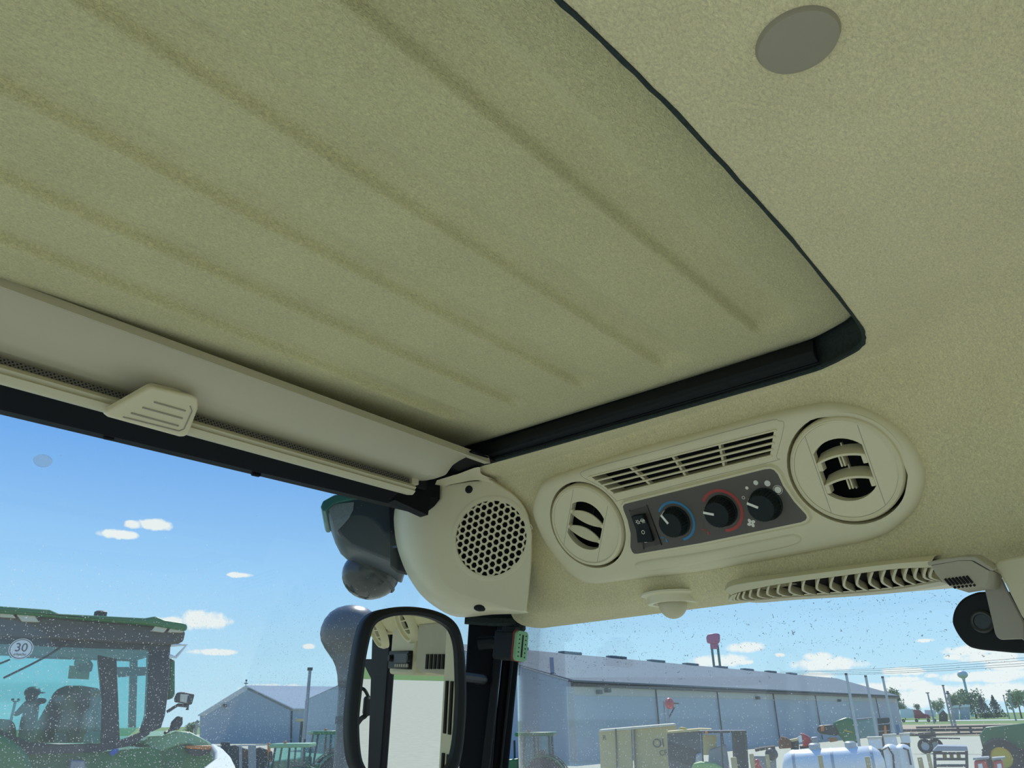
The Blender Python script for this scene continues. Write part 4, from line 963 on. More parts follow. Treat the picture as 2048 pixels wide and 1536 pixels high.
# intersection of the view ray with the gable plane
nrm = V((-(ab.y), ab.x, 0)); R0 = hit(872, 1286, nrm, A); R1 = R0 + (Cc - B)
Rf = hit(1674, 1358, (0, 0, 1), (0, 0, R0.z)); 
t_ = thing('warehouse', 'long pale metal warehouse with dark seams seen through the side window', 'building', gz(B, 0))
def quad(pts, name, m, par, th=0.08):
    n_ = (pts[1] - pts[0]).cross(pts[2] - pts[0]).normalized(); mb = MB(); mb.prism(pts, n_ * th); return mb.build(name, m, par)
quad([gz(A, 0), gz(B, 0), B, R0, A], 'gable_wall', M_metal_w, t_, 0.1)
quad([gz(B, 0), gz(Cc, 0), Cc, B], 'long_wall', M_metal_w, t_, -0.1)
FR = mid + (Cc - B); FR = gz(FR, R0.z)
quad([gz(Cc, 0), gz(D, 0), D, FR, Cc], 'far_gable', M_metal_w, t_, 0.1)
quad([gz(A, 0), gz(D, 0), D, A], 'back_wall', M_metal_w, t_, 0.1)
ov = (B - A).normalized() * 0.5
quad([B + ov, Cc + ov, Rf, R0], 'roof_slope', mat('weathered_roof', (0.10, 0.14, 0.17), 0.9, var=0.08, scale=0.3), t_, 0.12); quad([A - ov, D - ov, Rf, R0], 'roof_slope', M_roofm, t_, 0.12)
mb = MB(); mb.tube([B + ov * 0.6 + V((0, 0, -0.15)), Cc + ov * 0.6 + V((0, 0, -0.15))], 0.16, 6); mb.build('gutter', M_dark, t_)
mb = MB(); 
for p, q_ in ((B, R0), (A, R0)): mb.tube([p + V((0, 0, 0.05)), q_ + V((0, 0, 0.05))], 0.12, 4)
mb.build('rake_trim', M_grey, t_)
Lv = (Cc - B); Ln = Lv.length; Lu = Lv.normalized(); on_ = V((Lu.y, -Lu.x, 0)); on_ = on_ if on_.dot(B) < 0 else -on_
for px in (1311, 1434, 1546, 1630, 1698, 1751):
    r_ = ray(px, 1400); nn_ = V((-Lu.y, Lu.x, 0)); P = hit(px, 1400, nn_, B)
    mb = MB(); mb.box(gz(P, ZE / 2 - 0.1) + on_ * 0.12, (0.09, 0.09, ZE - 0.3)); mb.build('downspout', M_dark, t_)
mb = MB(); mb.box(gz(B, ZE / 2) + on_ * 0.1, (0.3, 0.3, ZE)); mb.build('corner_trim', M_grey, t_)
nn_ = V((-Lu.y, Lu.x, 0)); P0w = hit(1142, 1372, nn_, B)
mb = MB(); mb.prism([gz(B, ZE - 0.2), gz(Cc, ZE - 0.2), gz(Cc, ZE - 0.85), gz(B, ZE - 0.85)], on_ * 0.06); mb.build('fascia_band', mat('fascia', (0.42, 0.42, 0.36), 0.6), t_)
for k in range(9):   # ridge ventilators
    f_ = 0.10 + k * 0.085; P = R0.lerp(Rf, f_); mb = MB(); mb.box(P + V((0, 0, 0.25)), (1.0, 1.0, 0.5), Matrix.Rotation(math.atan2(Lu.y, Lu.x), 3, 'Z')); mb = MB(); mb.box(P + V((0, 0, 0.2)), (3.6, 0.8, 0.26), Matrix.Rotation(math.atan2(Lu.y, Lu.x), 3, 'Z')); mb.build('ridge_vent', mat('weathered_roof', (0.10, 0.14, 0.17), 0.9), t_)
# skylight panel on the roof
sl_n = (Cc - B).cross(R0 - B)
sp = [hit(x, y, sl_n, B + V((0, 0, 0.2))) for x, y in ((1099,1317),(1107,1317),(1109,1348),(1101,1348))]
mb = MB(); mb.prism(sp, (0, 0, 0.1)); mb.build('roof_panel', mat('blue_panel', (0.03, 0.06, 0.13), 0.95, spec=0.05), t_)
for px, py in ((1193,1384),(1210,1381),(1511,1396),(1675,1401)):
    P = hit(px, py, nn_, B); mb = MB(); mb.box(P + on_ * 0.25, (0.4, 0.4, 0.3)); mb.build('wall_lamp', M_dark, t_, bevel=0.05)
pass_door = [hit(x, y, nrm, A) for x, y in ((612,1402),)]

# left shed
FS = Fr(491, 130)
t_ = FS.thing('shed', 'pale gabled metal shed seen through the windshield behind the parked tractors', 'building')
ex = (FS.x * 0.93 + FS.y * 0.36).normalized() * 23
ga = [(400,1432),(491,1375),(583,1420),(583,1488),(399,1488)]
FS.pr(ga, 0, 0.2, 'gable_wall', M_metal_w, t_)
P = [FS.p(*q_) for q_ in ga]
mb = MB(); mb.prism([P[1] + V((0, 0, 0.15)) - FS.y * 0.4, P[2] + V((0.0, 0, 0.1)) + FS.x * 0.3 - FS.y * 0.4, P[2] + ex + V((0, 0, 0.1)), P[1] + ex + V((0, 0, 0.15))], (0, 0, 0.15)); mb.build('roof_slope', M_roofm, t_)
mb = MB(); mb.prism([P[1] + V((0, 0, 0.15)) - FS.y * 0.4, P[0] - FS.x * 0.3 - FS.y * 0.4, P[0] + ex, P[1] + ex + V((0, 0, 0.15))], (0, 0, 0.15)); mb.build('roof_slope', M_roofm, t_)
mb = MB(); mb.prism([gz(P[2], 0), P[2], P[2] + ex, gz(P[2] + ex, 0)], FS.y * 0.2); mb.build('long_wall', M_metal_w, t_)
mb = MB(); mb.tube([P[0], P[1], P[2]], 0.14, 5); mb.build('rake_trim', M_grey, t_)
mb = MB(); mb.prism([P[1].lerp(P[2], 0.52) + V((0, 0, 0.35)), P[1].lerp(P[2], 0.55) + V((0, 0, 0.35)), P[1].lerp(P[2], 0.55) + V((0, 0, 0.35)) + ex, P[1].lerp(P[2], 0.52) + V((0, 0, 0.35)) + ex], (0, 0, 0.12)); mb.build('roof_seam', M_grey, t_)
def wallpx(px, py, y=-0.1): return FS.p(px, py, y)
mb = MB(); mb.tube([wallpx(583.5, 1422), wallpx(582, 1500)], 0.14, 5); mb.build('downspout', M_dark, t_)
FS.pr([(585,1442),(608,1442),(607,1500),(584,1500)], 0.6, 0.2, 'door', mat('door_dark', (0.06, 0.06, 0.06), 0.6), t_)
FS.pr([(589,1437),(610,1437),(610,1443),(589,1443)], 0.3, 0.5, 'door_header', M_tan, t_)
FS.pr([(446,1408),(453,1408),(453,1414),(446,1414)], -0.5, 0.5, 'wall_lamp', M_dark, t_)
mb = MB(); mb.tube([P[1], P[1] + V((0, 0, 0.9))], 0.05, 5); mb.ball(P[1] + V((0, 0, 1.0)), 0.16, 8, 6); mb.box(P[1] + V((0, 0, 0.6)), (0.6, 0.1, 0.12)); mb.build('weather_vane', M_dark, t_)

# ------------------------------------------------ neighbouring big tractor
F = Fr(190, 7.2, yaw=rad(-6))
t_ = F.thing('tractor', 'large green tractor with dark cab parked beyond the windshield on the left', 'tractor')
M_cab = mat('cab_dark', (0.03, 0.035, 0.04), 0.5); M_under = mat('roof_under', (0.075, 0.075, 0.075), 0.7)
ro = F.pr([(-90,1207),(0,1212),(100,1219),(118,1227),(290,1236),(312,1232),(330,1240),(372,1246),(376,1254),(373,1262),(300,1250),(110,1234),(0,1226),(-90,1222)], -0.12, 2.1, 'roof_cap', M_grn, t_, bevel=0.02)
F.pr([(-90,1222),(0,1226),(110,1234),(300,1250),(372,1262),(367,1284),(342,1289),(250,1286),(90,1277),(-90,1268)], -0.05, 1.95, 'roof_body', M_under, t_, bevel=0.02)
for pts in ([(0,1226),(26,1228),(32,1236),(0,1234)], [(33,1229),(70,1231),(78,1244),(44,1243)], [(312,1249),(338,1253),(328,1265),(303,1262)], [(342,1254),(371,1258),(366,1265),(336,1264)]):
    F.pr(pts, -0.09, 0.05, 'roof_light', mat('lamp_face', (0.62, 0.58, 0.45), 0.3), ro, bevel=0.005)
mb = MB(); c = F.p(201, 1228, 0.3); mb.lathe([(0.05, -0.03), (0.05, 0.015), (0.035, 0.025)], 16, Matrix.Translation(c)); mb.build('beacon', M_dark, ro)
F.pr([(196,1310),(233,1318),(240,1490),(203,1492),(205,1400)], 0.0, 0.10, 'pillar', M_cab, t_)
F.pr([(298,1288),(341,1288),(337,1360),(334,1400),(330,1430),(322,1455),(290,1470),(284,1462),(294,1430),(298,1340)], 0.0, 0.14, 'pillar', M_cab, t_)
F.pr([(234,1334),(298,1334),(298,1350),(238,1354)], 0.05, 0.06, 'cross_bar', M_cab, t_)
F.pr([(-90,1460),(-60,1452),(0,1460),(30,1472),(60,1484),(120,1489),(200,1487),(250,1478),(292,1462),(300,1468),(260,1492),(200,1504),(60,1508),(0,1490),(-90,1500)], -0.02, 0.12, 'door_sill', M_cab, t_)
F.pr([(-90,1268),(90,1277),(250,1286),(300,1290),(298,1300),(90,1292),(-90,1282)], 0.0, 0.10, 'top_rail', M_cab, t_)
F.pr([(-90,1275),(300,1290),(296,1440),(250,1478),(200,1488),(60,1486),(0,1462),(-90,1455)], 0.02, 0.006, 'side_glass', M_teal, t_)
F.pr([(-30,1250),(-20,1250),(-14,1470),(-24,1470)], 1.7, 0.1, 'far_pillar', M_cab, t_)
F.pr([(262,1300),(276,1300),(272,1455),(258,1455)], 1.75, 0.08, 'far_pillar', M_cab, t_)
F.pr([(20,1300),(260,1306),(262,1322),(20,1314)], 1.72, 0.08, 'far_rail', M_cab, t_)
F.pr([(60,1486),(76,1462),(82,1440),(98,1412),(114,1384),(122,1374),(134,1371),(165,1371),(196,1376),(208,1386),(214,1420),(216,1486)], 0.75, 0.45, 'seat', mat('seat_dark', (0.035, 0.04, 0.045), 0.8), t_, bevel=0.03)
F.pr([(-60,1446),(-10,1437),(18,1439),(28,1444),(32,1456),(34,1475),(-60,1475)], 0.9, 0.4, 'armrest', M_cab, t_, bevel=0.02)
F.pr([(183,1386),(192,1381),(205,1381),(214,1386),(216,1392),(184,1394)], 0.35, 0.1, 'orange_pad', M_orange, t_, bevel=0.008)
F.pr([(170,1487),(174,1468),(184,1463),(202,1464),(206,1486)], 0.4, 0.2, 'white_box', M_wht, t_, bevel=0.01)
F.pr([(112,1486),(114,1466),(134,1466),(136,1486)], 0.3, 0.2, 'blue_box', mat('dull_blue', (0.06, 0.16, 0.26), 0.6), t_, bevel=0.01)
F.pr([(139,1331),(180,1334),(178,1359),(136,1357)], 0.5, 0.01, 'paper_card', M_tan, t_)
F.pr([(150,1319),(180,1319),(187,1328),(184,1343),(160,1343),(148,1336)], 0.35, 0.06, 'monitor', M_dark, t_, bevel=0.01)
F.pr([(149,1322),(158,1316),(180,1318),(176,1326),(158,1328),(152,1336),(148,1334)], 0.33, 0.01, 'monitor_hood', M_grn2, t_)
mb = MB(); mb.tube([F.p(195, 1380, 0.5), F.p(190, 1430, 0.5), F.p(186, 1486, 0.5)], 0.05, 8); mb.build('steering_column', mat('column_grey', (0.16, 0.22, 0.26), 0.5), t_)
mb = MB(); mb.tube([F.p(7, 1356, -0.03), F.p(60, 1330, -0.03), F.p(96, 1311, -0.03), F.p(140, 1281, -0.03)], 0.008, 6); mb.build('wiper', M_dark, t_)
mb = MB(); mb.tube([F.p(-60, 1338, -0.03), F.p(0, 1327, -0.03), F.p(20, 1319, -0.03)], 0.007, 6); mb.build('grab_rail', M_dark, t_)
mb = MB(); mb.tube([F.p(342, 1290, -0.02), F.p(373, 1290, -0.02), F.p(352, 1314, -0.02), F.p(338, 1312, -0.02)], 0.014, 8); mb.build('handrail', M_wht, t_)
F.pr([(341,1316),(350,1320),(350,1388),(347,1396),(336,1400),(339,1350)], 0.1, 0.1, 'exhaust', M_grn, t_, bevel=0.01)
wl = F.pr([(352,1394),(358,1384),(370,1384),(390,1388),(384,1410),(366,1406),(352,1404)], -0.05, 0.09, 'field_light', M_dark, t_, bevel=0.012)
F.pr([(361,1388),(376,1389),(373,1406),(360,1403)], -0.056, 0.01, 'lens', mat('lamp_face', (0.62, 0.58, 0.45), 0.3), wl)
mb = MB(); mb.tube([F.p(334, 1424), F.p(346, 1416), F.p(356, 1410), F.p(376, 1412), F.p(374, 1420)], 0.014, 6); mb.build('light_arm', M_dark, t_)
F.pr([(340,1462),(344,1444),(356,1432),(366,1433),(366,1448),(358,1460)], 0.15, 0.06, 'mirror_head', M_dark, t_, bevel=0.012)
mb = MB(); mb.tube([F.p(330, 1466, 0.1), F.p(345, 1458, 0.16)], 0.014, 6); mb.build('mirror_arm', M_dark, t_)
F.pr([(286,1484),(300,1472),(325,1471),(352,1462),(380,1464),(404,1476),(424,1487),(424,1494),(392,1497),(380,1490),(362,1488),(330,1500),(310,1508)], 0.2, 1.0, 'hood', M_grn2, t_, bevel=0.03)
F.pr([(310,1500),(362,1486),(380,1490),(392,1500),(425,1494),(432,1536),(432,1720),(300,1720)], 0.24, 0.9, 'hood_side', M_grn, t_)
F.pr([(372,1491),(424,1491),(420,1500),(374,1497)], 0.16, 0.06, 'marker_lamp', M_orange, t_, bevel=0.006)
F.pr([(372,1498),(422,1500),(412,1510),(392,1513),(378,1506)], 0.17, 0.06, 'lamp_bezel', M_dark, t_)
mb = MB(); mb.prism([F.p(x, y, 0.25 - (y - 1486) * 0.016) for x, y in [(420,1486),(430,1487),(446,1496),(462,1512),(472,1532),(473,1550),(400,1550),(404,1536),(418,1525),(430,1516),(430,1502)]], (0, 0, -0.08)); mb.build('white_fender', M_wht, t_, bevel=0.02)
F.pr([(-90,1455),(-30,1462),(0,1468),(25,1480),(45,1496),(58,1514),(66,1540),(66,1760),(-90,1760)], -0.35, 0.7, 'rear_fender', M_grn, t_, bevel=0.03)
F.pr([(50,1508),(200,1504),(300,1494),(320,1500),(330,1760),(50,1760)], 0.05, 1.2, 'body_side', M_grn, t_)
F.pr([(142,1521),(169,1521),(180,1600),(128,1600)], -0.15, 0.18, 'step_plate', M_grey, t_, bevel=0.01)
F.pr([(219,1506),(228,1498),(238,1498),(234,1506),(224,1512)], -0.05, 0.05, 'blue_cap', mat('cap_blue', (0.02, 0.10, 0.45), 0.4), t_)
mb = F.mb()
mb.lathe([(0.55, -0.25), (0.95, -0.24), (1.0, -0.18), (1.0, 0.18), (0.95, 0.24), (0.55, 0.25)], 40, Matrix.Translation((-1.05, 0.0, 1.0)) @ Matrix.Rotation(PI / 2, 4, 'X'), False, False); wh = mb.build('rear_wheel', M_tyre, t_)
mb = F.mb(); mb.lathe([(0.56, -0.2), (0.56, 0.2), (0.1, 0.1)], 32, Matrix.Translation((-1.05, 0.0, 1.0)) @ Matrix.Rotation(PI / 2, 4, 'X'), False, True); mb.build('rim', M_yel, wh)
mb = F.mb(); mb.lathe([(0.4, -0.2), (0.68, -0.19), (0.72, -0.14), (0.72, 0.14), (0.68, 0.19), (0.4, 0.2)], 36, Matrix.Translation((1.5, -0.05, 0.72)) @ Matrix.Rotation(PI / 2, 4, 'X'), False, False); wh = mb.build('front_wheel', M_tyre, t_)
mb = F.mb(); mb.lathe([(0.41, -0.15), (0.41, 0.15), (0.1, 0.1)], 32, Matrix.Translation((1.5, -0.05, 0.72)) @ Matrix.Rotation(PI / 2, 4, 'X'), False, True); mb.build('rim', M_yel, wh)
mb = F.mb(); mb.box((-0.8, 4.1, 1.42), (1.3, 1.5, 0.08)); mb.box((-0.8, 3.0, 1.40), (0.2, 3.2, 0.08)); 
for sx_ in (-1.3, -0.3): mb.box((sx_, 4.6, 0.7), (0.08, 0.08, 1.4))
mb.build('access_deck', M_dark, t_)
# speed decal: white disc, dark ring, figures
c = F.p(42, 1298, -0.015); rr = (F.p(67, 1298, -0.015) - c).length
DM = Matrix(((F.x.x, 0, -F.y.x, c.x), (F.x.y, 0, -F.y.y, c.y), (0, 1, 0, c.z), (0, 0, 0, 1)))
mb = MB(DM); mb.prism([(rr * 0.98 * math.cos(2 * PI * i / 48), rr * 0.93 * math.sin(2 * PI * i / 48), 0) for i in range(48)], (0, 0, 0.004)); dc_ = mb.build('speed_decal', M_wht, t_, smooth=False)
mb = MB(DM); rings = [[(rr * f_ * math.cos(2 * PI * i / 48), rr * f_ * 0.95 * math.sin(2 * PI * i / 48), h_) for i in range(48)] for f_, h_ in ((0.90, 0.004), (0.90, 0.005), (0.84, 0.005), (0.84, 0.004))]; mb.loft(rings, True); mb.build('decal_ring', M_dark, dc_)
def text(body, size, M, name, m, par, ext=0.0005):
    cu = bpy.data.curves.new(name, 'FONT'); cu.body = body; cu.size = size; cu.align_x = 'CENTER'; cu.align_y = 'CENTER'; cu.extrude = ext
    o = bpy.data.objects.new(name, cu); COL.objects.link(o); bpy.context.view_layer.update()
    me = bpy.data.meshes.new_from_object(o.evaluated_get(bpy.context.evaluated_depsgraph_get())); bpy.data.objects.remove(o); bpy.data.curves.remove(cu)
    o = bpy.data.objects.new(name, me); COL.objects.link(o); me.materials.clear(); me.materials.append(m); o.parent = par
    o.matrix_local = ROOT[par.name].inverted() @ M; return o
text('30', rr * 1.05, DM @ Matrix.Translation((0, rr * 0.10, 0.005)), 'decal_number', M_dark, dc_, 0.001)
text('miles/hr', rr * 0.32, DM @ Matrix.Translation((0, -rr * 0.48, 0.005)), 'decal_words', M_dark, dc_, 0.001)

# ------------------------------------------------ person on the far side of the big tractor
def skin(name, verts, edges, m, par, root=0, sub=2):
    me = bpy.data.meshes.new(name); inv = ROOT[par.name].inverted() if par else Matrix()
    me.from_pydata([tuple(inv @ v[0]) for v in verts], edges, []); o = bpy.data.objects.new(name, me); COL.objects.link(o)
    sk = o.modifiers.new('skin', 'SKIN'); sk.use_smooth_shade = True
    for i, v in enumerate(verts):
        r_ = v[1] if isinstance(v[1], tuple) else (v[1], v[1]); me.skin_vertices[0].data[i].radius = r_
        me.skin_vertices[0].data[i].use_root = (i == root)
    if sub: o.modifiers.new('sub', 'SUBSURF').levels = sub; o.modifiers['sub'].render_levels = sub
    me.materials.append(m)
    if par: o.parent = par; ROOT[o.name] = ROOT[par.name]
    return o
PF = Fr(60, 11.2)
t_ = PF.thing('person', 'person in dark clothes and cap standing beyond the big green tractor cab', 'person')
def pp(px, py, y=0.0): return PF.p(px, py, y)
zf = 1.46; hx = PF.l(60, 1450).x
def lp_(x, y, z): return PF.M @ V((x, y, z))
bv = [(pp(60,1450), (.13, .10)), (pp(59,1432), (.125, .10)), (pp(60,1414), (.14, .10)), (pp(61,1406), (.09, .07)), (pp(62,1402), .05), (pp(63,1396), .07), (pp(63,1389), .078),
      (pp(50,1410), .05), (pp(42,1420), .042), (pp(34,1428), .034), (pp(27,1428), .026), (pp(71,1408), .05), (pp(78,1402,-0.1), .040), (pp(91,1402,-0.2), .030),
      (lp_(hx - .09, 0, 2.28), .085), (lp_(hx - .10, 0, 1.92), .06), (lp_(hx - .10, 0, 1.54), .045), (lp_(hx - .10, -.12, 1.50), .04),
      (lp_(hx + .09, 0, 2.28), .085), (lp_(hx + .10, 0, 1.92), .06), (lp_(hx + .10, 0, 1.54), .045), (lp_(hx + .10, -.12, 1.50), .04)]
be = [(0,1),(1,2),(2,3),(3,4),(4,5),(5,6),(2,7),(7,8),(8,9),(9,10),(2,11),(11,12),(12,13),(0,14),(14,15),(15,16),(16,17),(0,18),(18,19),(19,20),(20,21)]
skin('body', bv, be, mat('dark_clothes', (0.03, 0.035, 0.045), 0.9), t_)
hc = pp(64, 1388); mb = MB(); mb.ball(hc + V((0, 0, 0.02)), 0.088, 14, 8, (1, 1, 0.75)); mb.box(hc + PF.x * 0.06 - PF.y * 0.05 + V((0, 0, 0.012)), (0.12, 0.12, 0.012)); mb.build('cap', M_dark, t_)

# ------------------------------------------------ small machines
def wheel(F, c, r, w, par, rim=M_yel, name='wheel'):
    T = Matrix.Translation(c) @ Matrix.Rotation(PI / 2, 4, 'X'); ri = r * 0.56
    mb = F.mb(); mb.lathe([(ri, -w * .45), (r * .93, -w * .5), (r, -w * .38), (r, w * .38), (r * .93, w * .5), (ri, w * .45)], 28, T, False, False)
    n = 20
    for k in range(n):
        a = 2 * PI * k / n
        for sg in (-1, 1): mb.box(V(c) + V((r * 1.0 * math.cos(a + sg * .08), sg * w * .22, r * 1.0 * math.sin(a + sg * .08))), (0.05 * r / .9, w * .42, 0.07 * r / .9), Matrix.Rotation(-a + PI / 2, 3, 'Y'))
    t = mb.build(name, M_tyre, par)
    mb = F.mb(); mb.lathe([(ri * 1.01, -w * .4), (ri * .9, -w * .2), (ri * .35, -w * .12), (ri * .3, -w * .3), (ri * .12, -w * .34)], 24, T, False, True); mb.lathe([(ri * 1.01, w * .4), (ri * .9, w * .2), (ri * .2, w * .12)], 24, T, False, True); mb.build('rim', rim, t)
    return t
def small_tractor(F, s, label, flip=1, name='tractor', roofm=M_grn):
    t = F.thing(name, label, 'tractor'); f = flip
    def bx(c, d, nm, m, par=t, bev=0.02): mb = F.mb(); mb.box((c[0] * f * s, c[1] * s, c[2] * s), (d[0] * s, d[1] * s, d[2] * s)); return mb.build(nm, m, par, bevel=bev * s)
    mb = F.mb(); pr_ = [(-2.3, 0.9), (-2.35, 1.35), (-2.1, 1.62), (-0.4, 1.78), (-0.35, 0.9)]
    mb.prism([(x * f * s, -0.36 * s, z * s) for x, z in pr_], (0, 0.72 * s, 0)); mb.build('hood', M_grn, t, bevel=0.05 * s)
    bx((-2.3, 0, 1.15), (0.12, 0.6, 0.45), 'grille', M_dark); bx((-0.9, 0, 0.85), (2.9, 0.5, 0.3), 'chassis', M_dark)
    bx((0.35, 0, 1.2), (1.5, 1.3, 0.5), 'cab_base', M_grn)
    for x, lean in ((-0.38, 0.12), (0.35, 0.0), (1.05, -0.05)):
        for y in (-0.68, 0.68):
            mb = F.mb(); mb.tube([(x * f * s, y * s, 1.3 * s), ((x + lean) * f * s, y * 0.96 * s, 2.7 * s)], 0.05 * s, 6); mb.build('pillar', M_dark, t)
    bx((0.36, 0, 2.76), (1.75, 1.6, 0.16), 'roof', roofm, bev=0.05)
    mb = F.mb(); mb.box((0.33 * f * s, 0, 2.05 * s), (1.3 * s, 1.26 * s, 1.25 * s)); mb.build('cab_glass', M_teal, t, smooth=False)
    bx((0.55, 0, 1.75), (0.4, 0.5, 0.7), 'seat', M_dark)
    mb = F.mb(); mb.ball((0.1 * f * s, -0.5 * s, 2.88 * s), 0.07 * s, 10, 8); mb.build('beacon', M_orange, t)
    mb = F.mb(); mb.tube([(-0.7 * f * s, 0.3 * s, 1.7 * s), (-0.7 * f * s, 0.3 * s, 2.5 * s)], 0.05 * s, 8); mb.build('exhaust', M_dark, t)
    for y in (-0.85, 0.85):
        wheel(F, (0.75 * f * s, y * s, 0.9 * s), 0.9 * s, 0.45 * s, t, name='rear_wheel'); wheel(F, (-1.7 * f * s, y * s, 0.62 * s), 0.62 * s, 0.32 * s, t, name='front_wheel')
        mb = F.mb(); n = 10; mb.loft([[((0.75 + 0.98 * math.cos(a)) * f * s, (y + dy) * s, (0.9 + 0.98 * math.sin(a)) * s), ((0.75 + 1.03 * math.cos(a)) * f * s, (y + dy) * s, (0.9 + 1.03 * math.sin(a)) * s)] for dy in (-.24,) for a in [rad(20 + 140 * i / n) for i in range(n + 1)]], False)
        mb.loft([[((0.75 + 1.0 * math.cos(a)) * f * s, (y - .24) * s, (0.9 + 1.0 * math.sin(a)) * s), ((0.75 + 1.0 * math.cos(a)) * f * s, (y + .24) * s, (0.9 + 1.0 * math.sin(a)) * s)] for a in [rad(20 + 140 * i / n) for i in range(n + 1)]], False); mb.build('fender', M_grn, t)
    return t
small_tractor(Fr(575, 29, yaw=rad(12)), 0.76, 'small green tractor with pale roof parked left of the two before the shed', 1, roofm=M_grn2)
small_tractor(Fr(645, 35, yaw=rad(-10)), 0.87, 'small green tractor with dark roof parked beside the exhaust stack', 1)
small_tractor(Fr(1056, 31, yaw=rad(8)), 0.82, 'small green tractor with yellow wheels standing right of the black corner pillar', 1)
small_tractor(Fr(2100, 46, yaw=rad(6)), 1.28, 'green tractor with large yellow wheel at the far right window edge', 1)
# dark farm machine among clutter by the shed
FQ = Fr(500, 40)
t_ = FQ.thing('implement', 'rusty dark farm implement standing before the gabled shed', 'implement')
FQ.pr([(441,1499),(455,1493),(470,1490),(488,1497),(500,1500),(520,1495),(545,1503),(549,1570),(441,1570)], 0.5, 0.8, 'body', mat('machine_dark', (0.05, 0.05, 0.05), 0.8, var=0.4, scale=3), t_, bevel=0.05)
for k, (x0, y0, x1, y1, m, nm) in enumerate(((478,1492,484,1540,M_grey,'upright'),(496,1490,512,1540,M_grey,'panel'),(535,1486,541,1540,M_orange,'upright'),(470,1520,520,1545,M_dark,'toolbar'),(484,1500,500,1522,mat('rust', (0.22, 0.10, 0.05), 0.9),'hopper'),(441,1484,460,1545,M_dark,'upright'))):
    FQ.pr([(x0,y0),(x1,y0),(x1+1,y1+60),(x0+1,y1+60)], 0.1 * k, 0.3, nm, m, t_, bevel=0.02)

# tan container, dark machine, forklift
F = Fr(1275, 30)
t_ = F.thing('container', 'tan box container with seams and dark lettering before the long warehouse', 'container')
F.pr([(1198,1462),(1262,1456),(1268,1600),(1204,1600)], 0.0, 2.2, 'end_box', M_tan, t_)
F.pr([(1264,1454),(1352,1451),(1358,1600),(1272,1600)], 0.05, 2.3, 'main_box', M_tan, t_)
F.pr([(1198,1460),(1352,1447),(1352,1451),(1198,1464)], -0.05, 2.4, 'top_edge', mat('pale_tan', (0.66, 0.60, 0.46), 0.6), t_)
for x in (1230, 1267): F.pr([(x,1458),(x+3,1458),(x+8,1600),(x+5,1600)], -0.06, 0.06, 'seam', mat('seam_brown', (0.16, 0.12, 0.08), 0.7), t_)
CM = Matrix(((F.x.x, 0, -F.y.x, 0), (F.x.y, 0, -F.y.y, 0), (0, 1, 0, 0), (0, 0, 0, 1)))
def wtext(F, body, px, py, y, size, m, par, rot=0, name='lettering'):
    c = F.p(px, py, y); M = Matrix.Translation(c) @ CM @ Matrix.Rotation(rot, 4, 'Z'); return text(body, size, M, name, m, par, 0.002)
M_ink = mat('faded_ink', (0.10, 0.10, 0.09), 0.8)
wtext(F, 'R', 1209, 1476, -0.03, 0.22, M_ink, t_); wtext(F, 'OI', 1317, 1487, 0.02, 0.40, M_ink, t_, rad(4)); wtext(F, 'CE', 1327, 1506, 0.02, 0.24, M_ink, t_, rad(6))
F = Fr(1385, 27)
t_ = F.thing('box_truck', 'dark grey box bodied machine between tan container and forklift', 'truck')
F.pr([(1334,1466),(1400,1461),(1404,1530),(1390,1600),(1340,1600)], 0, 1.6, 'box_body', mat('box_grey', (0.10, 0.10, 0.10), 0.7), t_, bevel=0.03)
F.pr([(1334,1463),(1402,1457),(1424,1458),(1400,1462),(1334,1467)], -0.05, 1.7, 'box_top', M_tan, t_)
F.pr([(1336,1484),(1396,1500),(1396,1536),(1338,1520)], -0.03, 0.05, 'dark_panel', M_dark, t_)
F.pr([(1392,1508),(1406,1505),(1410,1536),(1390,1536)], -0.2, 0.2, 'silver_tank', M_galv, t_, bevel=0.04)
F.pr([(1355,1458),(1362,1454),(1372,1456),(1376,1460)], 0.4, 0.5, 'yellow_dome', M_yel, t_, bevel=0.03)
F = Fr(1450, 24)
t_ = F.thing('forklift', 'dark forklift with tall mast and open frame standing before the warehouse', 'forklift')
F.pr([(1397,1462),(1492,1461),(1493,1465),(1397,1467)], 0, 1.1, 'overhead_guard', M_dark, t_)
F.pr([(1463,1463),(1492,1462),(1500,1600),(1474,1600)], 0.05, 0.15, 'mast', mat('mast_dark', (0.03, 0.035, 0.04), 0.6), t_)
for x in (1463, 1488): F.pr([(x,1463),(x+5,1463),(x+14,1600),(x+8,1600)], -0.02, 0.1, 'mast_rail', M_dark, t_)
F.pr([(1402,1467),(1405,1467),(1408,1540),(1405,1540)], 0.0, 0.06, 'guard_post', M_dark, t_); F.pr([(1440,1466),(1443,1466),(1448,1540),(1445,1540)], 0.0, 0.06, 'guard_post', M_dark, t_)
F.pr([(1405,1470),(1434,1470),(1434,1500),(1420,1510),(1407,1510)], 0.6, 0.1, 'load_board', M_tan, t_)
mb = MB(); mb.ball(F.p(1413, 1465.5, -0.05), 0.045, 10, 8); mb.build('beacon', M_orange, t_)
F.pr([(1418,1500),(1452,1488),(1460,1540),(1464,1600),(1412,1600)], 0.3, 0.6, 'body', M_grey, t_, bevel=0.03)
F.pr([(1382,1540),(1386,1528),(1400,1524),(1430,1526),(1446,1536),(1452,1600),(1380,1600)], -0.3, 0.5, 'green_cowl', mat('lime_green', (0.25, 0.45, 0.12), 0.4), t_, bevel=0.04)
for x in (1395, 1455): 
    c = F.l(x, 1600); wheel(F, (c.x, 0.2, 0.35), 0.35, 0.25, t_)

